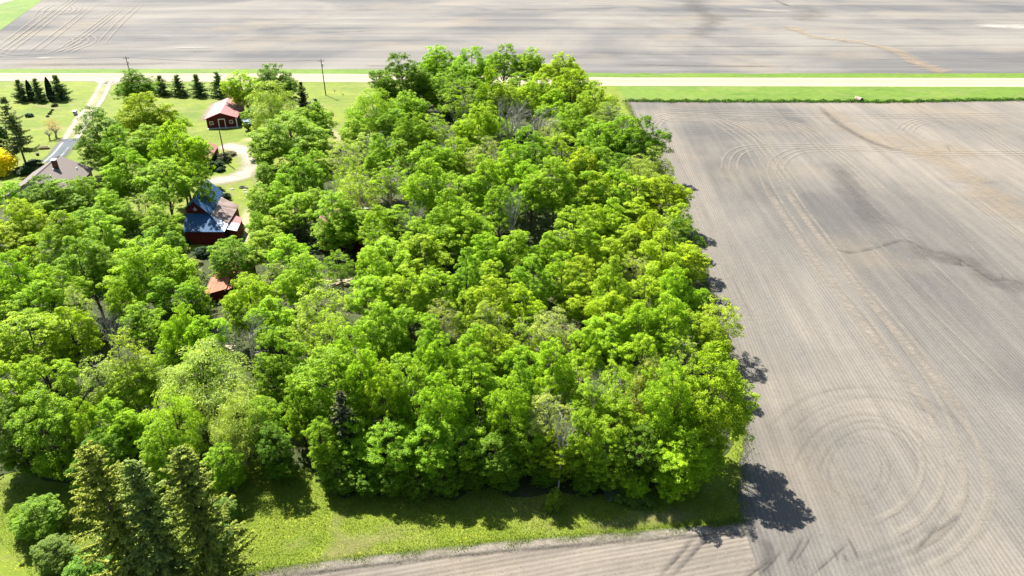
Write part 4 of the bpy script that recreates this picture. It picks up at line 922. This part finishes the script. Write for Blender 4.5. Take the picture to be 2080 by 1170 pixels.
# barn with blue-grey metal roofs
e = empty('barn', 0, 0); tag(e, 'dark red barn with blue-grey metal roofs and a rusty lean-to roof', 'barn')
zr, ze, zl = 5.9, 3.75, 2.3
A1 = P(375.6, 424.4, ze + .3); AP = P(392.2, 408.9, zr); A2 = P(427.8, 436.7, ze - .05); A3 = P(449, 399.4, ze)
back = (A3 - A2); AB = AP + back * 1.25; ABL = A1 + back * 1.25; A3b = A2 + back * 1.25
MB().slab([AP, A2, A3b, AB], .1).build('roof', M['blueroof'], e)
MB().slab([AP, AB, ABL, A1], .1).build('roof', M['blueroof'], e)
gl = P(376, 434.8, ze - .05); gr = P(424, 434.8, ze - .05)
dn = np.array([0, .35, 0])
g = MB(); g.add([gl + dn, gr + dn, AP + dn - [0, 0, .12], A1 + dn - [0, 0, .12]], [(0, 1, 2, 3)]); g.add([gl + dn * 1.4, gr + dn * 1.4, AP + dn * 1.4 - [0, 0, .12]], [(0, 2, 1)]); g.build('gable_wall', M['redwall'], e)
wc = (gl + gr) / 2 + np.array([-.25, .24, .75]); w_ = MB().box(wc[0] - .3, wc[0] + .3, wc[1], wc[1] + .08, wc[2] - .3, wc[2] + .3).build('window', M['lumber'], e)
MB().box(wc[0] - .04, wc[0] + .04, wc[1] - .03, wc[1], wc[2] - .3, wc[2] + .3).build('frame', M['white'], w_)
E1 = P(372, 471, zl); E2 = P(455.5, 471, zl); G1_ = gl + np.array([0, .15, .02]); G2_ = gr + np.array([0, .15, .02]); H1 = P(442, 452, 3.0)
MB().slab([G1_, E1, E2, G2_], .08).build('roof', M['blueroof'], e)
S3 = P(463.3, 455.4, 2.75)
MB().slab([G2_ + [0.05, 0, .03], E2 + [0.02, 0, .05], S3], .07).build('roof', M['metal'], e)
r1 = P(449.5, 399.8, 3.72); r2 = P(485.5, 417.8, 2.9); r3 = P(463.6, 454.0, 2.75); r4 = P(429, 436.0, 3.72)
MB().slab([r1, r2, r3, r4], .07).build('roof', M['rustroof'], e)
k1 = P(475.5, 437.0, 2.5); k2 = P(493.3, 442.5, 2.15); k3 = P(481, 469, 2.05); k4 = P(460.5, 465.5, 2.4)
MB().slab([k1, k2, (k2 + k3) / 2, (k1 + k4) / 2], .07).build('roof', M['pinkroof'], e)
MB().slab([(k1 + k4) / 2 + [0, 0, .02], (k2 + k3) / 2 + [0, 0, .02], k3, k4], .07).build('roof', M['metal'], e)
fb = lambda p, dx=0, dy=0: (p[0] + dx, p[1] + dy)
MB().wall([fb(E1, .2, .3), fb(E2, -.2, .3)], zl - .12, t=.1).build('wall', M['redwall'], e)
MB().wall([fb(k4, .1, .3), fb(k3, -.15, .3), fb(k2, -.2, -.1)], 2.0, t=.1).build('wall', M['redwall2'], e)
MB().wall([fb(r3, -.2, .2), fb(r2, -.2, -.1), fb(r1, -.2, -.3)], 2.6, t=.1).build('wall', M['redwall2'], e)
MB().wall([fb(E1, .2, .3), fb(ABL, .2, -.2), fb(AB, 0, -.3), fb(A3b, -.2, -.3)], 2.2, t=.1).build('wall', M['redwall2'], e)

# long building hidden in the wood
e = empty('hidden_barn', 0, 0); tag(e, 'long dark red building with pinkish roof almost hidden inside the wood', 'barn')
z1, z2 = 5.6, 3.0
q1 = P(652, 424, z1); q2 = P(785, 424, z1); f1 = P(640, 478, z2); f2 = P(792, 478, z2)
MB().slab([q1, f1, f2, q2], .1).build('roof', M['pinkroof'], e)
bk = np.array([0, 6.0, -2.6]); MB().slab([q1 + bk, q1, q2, q2 + bk], .1).build('roof', M['pinkroof'], e)
MB().box(P(715, 424, z1)[0], P(775, 424, z1)[0], q1[1] - .15, q1[1] + .15, z1 + .01, z1 + .12).build('ridge_cap', M['white'], e)
wy = f1[1] + .5
wl = MB().wall([(f1[0] + .3, wy), (f1[0] + 4.6, wy)], z2 - .1).wall([(f1[0] + 5.6, wy), (f2[0] - .3, wy)], z2 - .1); wl.build('wall', M['redwall'], e)
MB().wall([(f2[0] - .3, wy), (f2[0] - .3, wy + 9.0), (f1[0] + .3, wy + 9.0), (f1[0] + .3, wy)], z2 - .15).build('wall', M['redwall2'], e)
MB().box(f1[0] + 6.9, f1[0] + 7.15, wy - .3, wy - .05, 0, z2 - .15).build('post', M['lumber'], e)
# low collapsed shed with orange rusty sheets
e = empty('collapsed_shed', 0, 0); tag(e, 'low collapsed shed with orange rusted roof sheets beneath the trees', 'shed')
o1 = P(440, 540, 2.6); o2 = P(520, 520, 2.6); o3 = P(505, 572, 1.7); o4 = P(412, 600, 1.6)
MB().slab([o1, (o1 + o2) / 2 + [0, 0, .1], (o3 + o4) / 2 + [0, 0, -.05], o4], .06).build('roof', M['orangeroof'], e)
MB().slab([(o1 + o2) / 2 + [0.1, 0, 0], o2, o3, (o3 + o4) / 2 + [0.1, 0, -.2]], .06).build('roof', M['orangeroof'], e)
MB().wall([fb(o4, .3, .3), fb(o3, -.3, .3), fb(o2, -.3, -.3), fb(o1, .3, -.3), fb(o4, .3, .3)], 1.45, t=.08).build('wall', M['redwall2'], e)
pz = P(432, 612, 0); MB().box(pz[0] - .12, pz[0] + .12, pz[1] - .1, pz[1] + .1, 0, 1.7).build('post', M['redwall'], e)

# grey-roofed house on the left
rl = P(118, 317.5, 5.6); X0 = -0.0
rot_h = math.radians(4)
fr = P(62, 366, 5.6)
rot_h = math.atan2(rl[1] - fr[1], rl[0] - fr[0]) - math.pi / 2; Lh = np.linalg.norm((rl - fr)[:2])
e, ro = gable('house', fr[0], fr[1], rot_h, 9.4, Lh, 3.0, 5.6, M['siding'], M['shingle'], None, None, .3, .45)
tag(e, 'grey-sided house with taupe shingle roof and dark brick chimney', 'house')
cp = P(117, 350, 4.2); ang = -rot_h; dx, dy = cp[0] - fr[0], cp[1] - fr[1]; lx = dx * math.cos(ang) - dy * math.sin(ang); ly = dx * math.sin(ang) + dy * math.cos(ang)
ch = MB().box(lx - .35, lx + .35, ly - .35, ly + .35, 3.2, 6.4).build('chimney', M['brick'], e)
MB().box(lx - .42, lx + .42, ly - .42, ly + .42, 6.4, 6.55).build('chimney_cap', M['white'], ch)
MB().add([(-.12, -.3, 5.68), (.12, -.3, 5.68), (.12, Lh + .3, 5.68), (-.12, Lh + .3, 5.68), (0, -.3, 5.76), (0, Lh + .3, 5.76)], [(0, 1, 4), (1, 2, 5, 4), (3, 0, 4, 5), (2, 3, 5)]).build('ridge_cap', M['shingle'], e)
for vx, vy in ((1.2, Lh * .5), (1.6, Lh * .28), (3.4, Lh * .8)):
    zz = 5.66 - vx * 2.6 / 4.7; MB().tube([(vx, vy, zz - .1), (vx, vy, zz + .3)], .11, 8).build('roof_vent', M['white'], e)
g = MB(); g.add([(-3.4, -1.6, 0), (0.2, -1.6, 0), (0.2, -1.6, 2.9), (-1.6, -1.6, 4.0), (-3.4, -1.6, 2.9), (-3.4, .6, 0), (.2, .6, 0), (.2, .6, 2.9), (-1.6, .6, 4.0), (-3.4, .6, 2.9)], [(0, 1, 2, 3, 4), (1, 6, 7, 2), (5, 0, 4, 9)]); g.build('porch', M['siding'], e)
MB().slab([(-1.6, -1.9, 4.12), (.6, -1.9, 2.78), (.6, 1.5, 2.78), (-1.6, 1.5, 4.12)], .1).build('porch_roof', M['shingle'], e)
MB().slab([(-1.6, -1.9, 4.12), (-1.6, 1.5, 4.12), (-3.8, 1.5, 2.78), (-3.8, -1.9, 2.78)], .1).build('porch_roof', M['shingle'], e)
window(e, 2.4, 1.6, 1.1, 1.2)
# ---------------------------------------------------------------- poles and small things
def pole(px, py, h, lean, label, can=True, r=.16, arm=True):
    p = P(px, py, 0); e = empty('utility_pole', p[0], p[1])
    MB().tube([(0, 0, 0), (lean * h * .5, 0, h * .5), (lean * h, 0, h)], [r, r * .85, r * .65], 8).build('pole', M['pole'], e)
    if arm: MB().box(lean * h - .9, lean * h + .9, -.16, -.06, h - .55, h - .43).build('crossarm', M['pole'], e)
    if can: MB().tube([(lean * h + .28, -.1, h - 2.0), (lean * h + .28, -.1, h - 1.2)], .2, 10).build('transformer', M['metal'], e)
    if arm:
        for s in (-.8, 0, .8): MB().tube([(lean * h + s, -.11, h - .43), (lean * h + s, -.11, h - .22)], .05, 6).build('insulator', M['white'], e)
    tag(e, label, 'utility pole')
pole(662, 194, 9.8, -.012, 'lone utility pole on the mown grass beside the road', True)
pole(272, 180, 9.0, 0.0, 'utility pole rising behind the dark round tree by the road', True)
pole(459, 331, 6.6, 0.0, 'dark pole without crossarm rising from bushes beside the gravel loop', False, .15, False)
w1 = P(272, 180, 0) + np.array([0, -.11, 8.8]); w2 = P(662, 194, 0) + np.array([-.1, -.11, 9.6]); e = empty('power_line', w1[0], w1[1], 0)
for s_ in (-.8, .8):
    for a_, b_ in ((w1, w2), (w1 + np.array([-90., 3., 0]), w1)):
        MB().tube([(a_ + (b_ - a_) * t - np.array([w1[0] - s_, w1[1], 3.2 * t * (1 - t)])) for t in np.linspace(0, 1, 13)], .018, 4).build('wire', M['pole'], e)
tag(e, 'pair of thin overhead wires strung between the two roadside utility poles', 'power line')
for k, (px, py, lb) in enumerate([(680, 186, 'left guy wire with anchor near the lone utility pole'), (697, 193.5, 'right guy wire with anchor near the lone utility pole')]):
    p = P(px, py, 0); pt = P(px - 6, py - 10, 1.5); e = empty('guy_anchor', p[0], p[1]); MB().tube([(0, 0, 0), (pt[0] - p[0], pt[1] - p[1], 1.5)], .035, 5).build('wire', M['metal'], e); MB().tube([(0, 0, 0), (0, 0, .35)], .12, 6).build('anchor', M['black'], e); tag(e, lb, 'guy anchor')
# wheeled bin beside the drive
p = P(154, 234, 0); e = empty('wheeled_bin', p[0], p[1])
MB().add([(-.28, -.3, .12), (.28, -.3, .12), (.28, .3, .12), (-.28, .3, .12), (-.38, -.4, 1.05), (.38, -.4, 1.05), (.38, .4, 1.05), (-.38, .4, 1.05)], [(0, 3, 2, 1), (0, 1, 5, 4), (1, 2, 6, 5), (2, 3, 7, 6), (3, 0, 4, 7), (4, 5, 6, 7)]).build('body', M['bluetarp'], e)
MB().slab([(-.42, -.45, 1.10), (.42, -.45, 1.10), (.42, .45, 1.2), (-.42, .45, 1.2)], .06).build('lid', M['metal'], e)
for s in (-.32, .32): MB().tube([(s - .04, .32, .12), (s + .04, .32, .12)], .12, 10).build('wheel', M['black'], e)
tag(e, 'dark blue wheeled bin with pale lid beside the drive', 'bin')
# row of garden plants on the left lawn
r_ = np.random.default_rng(12)
for i, (px, py, s) in enumerate([(112, 217, .8), (107, 225, .4), (104, 229, .4), (101, 233, .45), (97, 238, .4)]):
    p = P(px, py, 0); instance(SH[i % 3], 'garden_plant', p[0], p[1], s, s * .7, ('largest dark garden plant at the far end of the short row on the left lawn' if i == 0 else ['', 'second', 'third', 'fourth', 'last and nearest'][i] + ' dark low plant from the road in the short garden row'), 'plant', (0.04, 0.06, 0.025), 'garden row on the left lawn', i, ('foliage', 'stem'))
# upturned boat-like trough, ball, tyre, stones, lumber
p = P(86, 303, 0); e = empty('wooden_trough', p[0], p[1], 0, .2)
MB().add([(-1.2, -.35, .1), (1.2, -.35, .1), (1.2, .35, .1), (-1.2, .35, .1), (-1.5, -.5, .5), (1.5, -.5, .5), (1.5, .5, .5), (-1.5, .5, .5), (-1.3, -.38, .5), (1.3, -.38, .5), (1.3, .38, .5), (-1.3, .38, .5), (-1.1, -.3, .2), (1.1, -.3, .2), (1.1, .3, .2), (-1.1, .3, .2)],
  [(0, 3, 2, 1), (0, 1, 5, 4), (1, 2, 6, 5), (2, 3, 7, 6), (3, 0, 4, 7), (4, 5, 9, 8), (5, 6, 10, 9), (6, 7, 11, 10), (7, 4, 8, 11), (8, 9, 13, 12), (9, 10, 14, 13), (10, 11, 15, 14), (11, 8, 12, 15), (12, 13, 14, 15)]).build('body', M['lumber'], e)
MB().box(-1.0, -.8, -.3, .3, 0, .1).box(.8, 1.0, -.3, .3, 0, .1).build('foot', M['pole'], e); tag(e, 'pale open trough lying on the left lawn near the drive', 'trough')
p = P(77, 316, 0); e = empty('black_bucket', p[0], p[1]); MB().tube([(0, 0, 0), (0, 0, .55)], [.25, .33], 12).build('body', M['black'], e); tag(e, 'small black bucket on the grass right of the tall thin-topped spruce', 'bucket')
p = P(492, 382, 0); e = empty('fallen_tyre', p[0], p[1], 0, -.3); m = MB()
ring = [(math.cos(t) * .42, math.sin(t) * .42, .14) for t in np.linspace(0, 2 * math.pi, 17)]; m.tube(ring, .14, 7); m.build('tyre', M['black'], e)
MB().box(.5, 1.2, -.12, .14, 0, .22).build('strap', M['black'], e); tag(e, 'black tyre and scrap on the grass below the gravel loop', 'tyre')
r_ = np.random.default_rng(4)
def stone(px, py, s, label, group=None):
    p = P(px, py, 0); d = unit(r_.normal(size=(1, 3)))[0]
    import bmesh
    bm = bmesh.new(); bmesh.ops.create_icosphere(bm, subdivisions=2, radius=s)
    for v in bm.verts: v.co = Vector((v.co.x * 1.2 * (1 + r_.normal() * .07), v.co.y * (1 + r_.normal() * .07), max(-.05, v.co.z * .6 * (1 + r_.normal() * .07))))
    me = bpy.data.meshes.new('stone'); bm.to_mesh(me); bm.free(); o = link('stone', me, None, M['stone']); o.location = (p[0], p[1], .05); tag(o, label, 'stone', group)
stone(497, 387, .28, 'upper one of the three pale stones at the wood edge below the gravel loop', 'pale stones below the loop'); stone(500, 392, .34, 'middle pale stone below the gravel loop', 'pale stones below the loop'); stone(502, 398, .3, 'lowest pale stone below the gravel loop', 'pale stones below the loop')
stone(472, 385, .35, 'flat pale stone on the grass left of the black tyre'); stone(76, 206, .3, 'white stone under the middle evergreens of the left lawn row'); stone(116, 200, .32, 'white stone at the foot of the rightmost evergreens of the left row')
def board_pile(px, py, label, k=6, L=2.6, m='lumber', seed=1):
    r = np.random.default_rng(seed); p = P(px, py, 0); e = empty('lumber_pile', p[0], p[1])
    for i in range(k):
        a = r.uniform(-.7, .7); c, s = math.cos(a), math.sin(a); l = L * r.uniform(.6, 1) / 2; z = .1 + i * .07; oy = r.normal() * .4; ox = r.normal() * .4
        c4 = [(-l, -.1), (l, -.1), (l, .1), (-l, .1)]
        MB().slab([(x * c - y * s + ox, x * s + y * c + oy, z + .05 + (.25 * x / l if i > 3 else 0)) for x, y in c4], .05).build('board', M[m], e)
    tag(e, label, 'lumber pile')
board_pile(692, 582, 'pile of pale loose boards in the small clearing of the wood', 9, 3.2, 'lumber', 2)
board_pile(460, 712, 'broken orange-tan boards lying under the half-dead forked tree', 6, 3.0, 'lumber', 3)
# blue-grey trailer beside the red shed
p = P(505, 258, 0); e = empty('trailer', p[0], p[1], 0, .5)
MB().add([(-.9, -1.4, .5), (.9, -1.4, .5), (.9, 1.4, .5), (-.9, 1.4, .5), (-.9, -1.4, 1.1), (.9, -1.4, 1.1), (.9, 1.4, 1.5), (-.9, 1.4, 1.5)], [(0, 3, 2, 1), (4, 5, 6, 7), (0, 1, 5, 4), (1, 2, 6, 5), (2, 3, 7, 6), (3, 0, 4, 7)]).build('body', M['bluetarp'], e)
for s in (-1, 1): MB().tube([(s * 1.0 - .08, 0, .33), (s * 1.0 + .08, 0, .33)], .33, 14).build('wheel', M['black'], e)
MB().tube([(0, -1.4, .5), (0, -2.3, .45)], .04).build('hitch', M['black'], e); tag(e, 'blue-grey trailer half hidden by bushes right of the red shed', 'trailer')
# weathered culvert marker on the verge
p = P(1743, 206, 0); e = empty('culvert_end', p[0], p[1], 0, .4)
m = MB(); n = 14
for k in range(n): 
    a = 2 * math.pi * k / n; m.v += [(math.cos(a) * .6, -1.0, .6 + math.sin(a) * .6), (math.cos(a) * .6, 1.0, .6 + math.sin(a) * .6), (math.cos(a) * .5, -1.0, .6 + math.sin(a) * .5), (math.cos(a) * .5, 1.0, .6 + math.sin(a) * .5)]
for k in range(n):
    i, j = 4 * k, 4 * ((k + 1) % n); m.f += [(i, j, j + 1, i + 1), (i + 2, i + 3, j + 3, j + 2), (i, i + 2, j + 2, j), (i + 1, j + 1, j + 3, i + 3)]
m.build('pipe', M['lumber'], e); MB().tube([(-.9, -.2, 0), (-1.1, -.2, 1.6)], .06, 6).build('post', M['lumber'], e); tag(e, 'pale culvert pipe end with marker post on the right roadside verge', 'culvert')

# ---------------------------------------------------------------- labels that single each tree out
LM = [('the red gabled shed', 452, 225), ('the blue-roofed barn', 425, 440), ('the grey-roofed house', 105, 350), ('the gravel loop', 495, 335), ('the bleached bare trees', 1056, 235),
      ('the tall spruces bottom left', 270, 960), ('the forked bare tree at left', 208, 628), ('the hidden pink roof', 735, 440), ('the half-dead forked tree', 505, 655),
      ('the broad pale willow', 420, 790), ('the pale board pile', 690, 582), ('the far right corner tree', 1165, 125), ('the far left corner tree', 800, 120), ('the vivid brush-like tree', 1190, 610),
      ('the massive corner tree', 1450, 790), ('the tree jutting over the field', 1295, 282), ('the dark field-edge tree', 1378, 478), ('the huge maple by the loop', 592, 285),
      ('the largest left lime tree', 302, 550), ('the wood\'s lawn corner tree', 680, 772), ('the small ashy bare tree', 1035, 375), ('the middle rounded lime tree', 935, 472), ('the pale grey twiggy tree', 1130, 670),
      ('the white bare snag', 1255, 890), ('the golden bush at far left', 6, 352), ('the photo\'s left side', -10, 850)]
ORD = ['nearest', 'second', 'third', 'fourth', 'fifth', 'sixth', 'seventh', 'eighth', 'ninth', 'tenth', 'eleventh', 'twelfth']
bucket = {}
for t in trees:
    if t['label']: t['o']['label'] = t['label']; continue
    ds = sorted(((t['px'] - a) ** 2 + ((t['py'] - b) * 1.15) ** 2, nm, a, b) for nm, a, b in LM)
    d2, nm, a, b = ds[0]; dx, dy = t['px'] - a, t['py'] - b
    side = ('right of' if dx > 0 else 'left of') if abs(dx) > abs(dy) * 1.1 else ('below' if dy > 0 else 'above')
    bucket.setdefault((nm, side), []).append((d2, t))
for (nm, side), lst in bucket.items():
    lst.sort(key=lambda k: k[0])
    for i, (d2, t) in enumerate(lst):
        sz = 'small ' if t['o'].scale[2] < 0.5 else ''
        o_ = ('tree ' + side) if len(lst) == 1 else (ORD[i] + ' of those ' + side if i else 'nearest ' + side)
        t['o']['label'] = f"{sz}{COLR[t['col']][1]} {FORM[t['typ']]} tree, {o_} {nm}".replace('tree, tree', 'tree')
seen = {}
for t in trees:
    l = t['o']['label']; 
    if l in seen: print('DUP LABEL', l)
    if len(l.split()) > 16: print('LONG', l)
    seen[l] = 1
print('trees', len(trees))
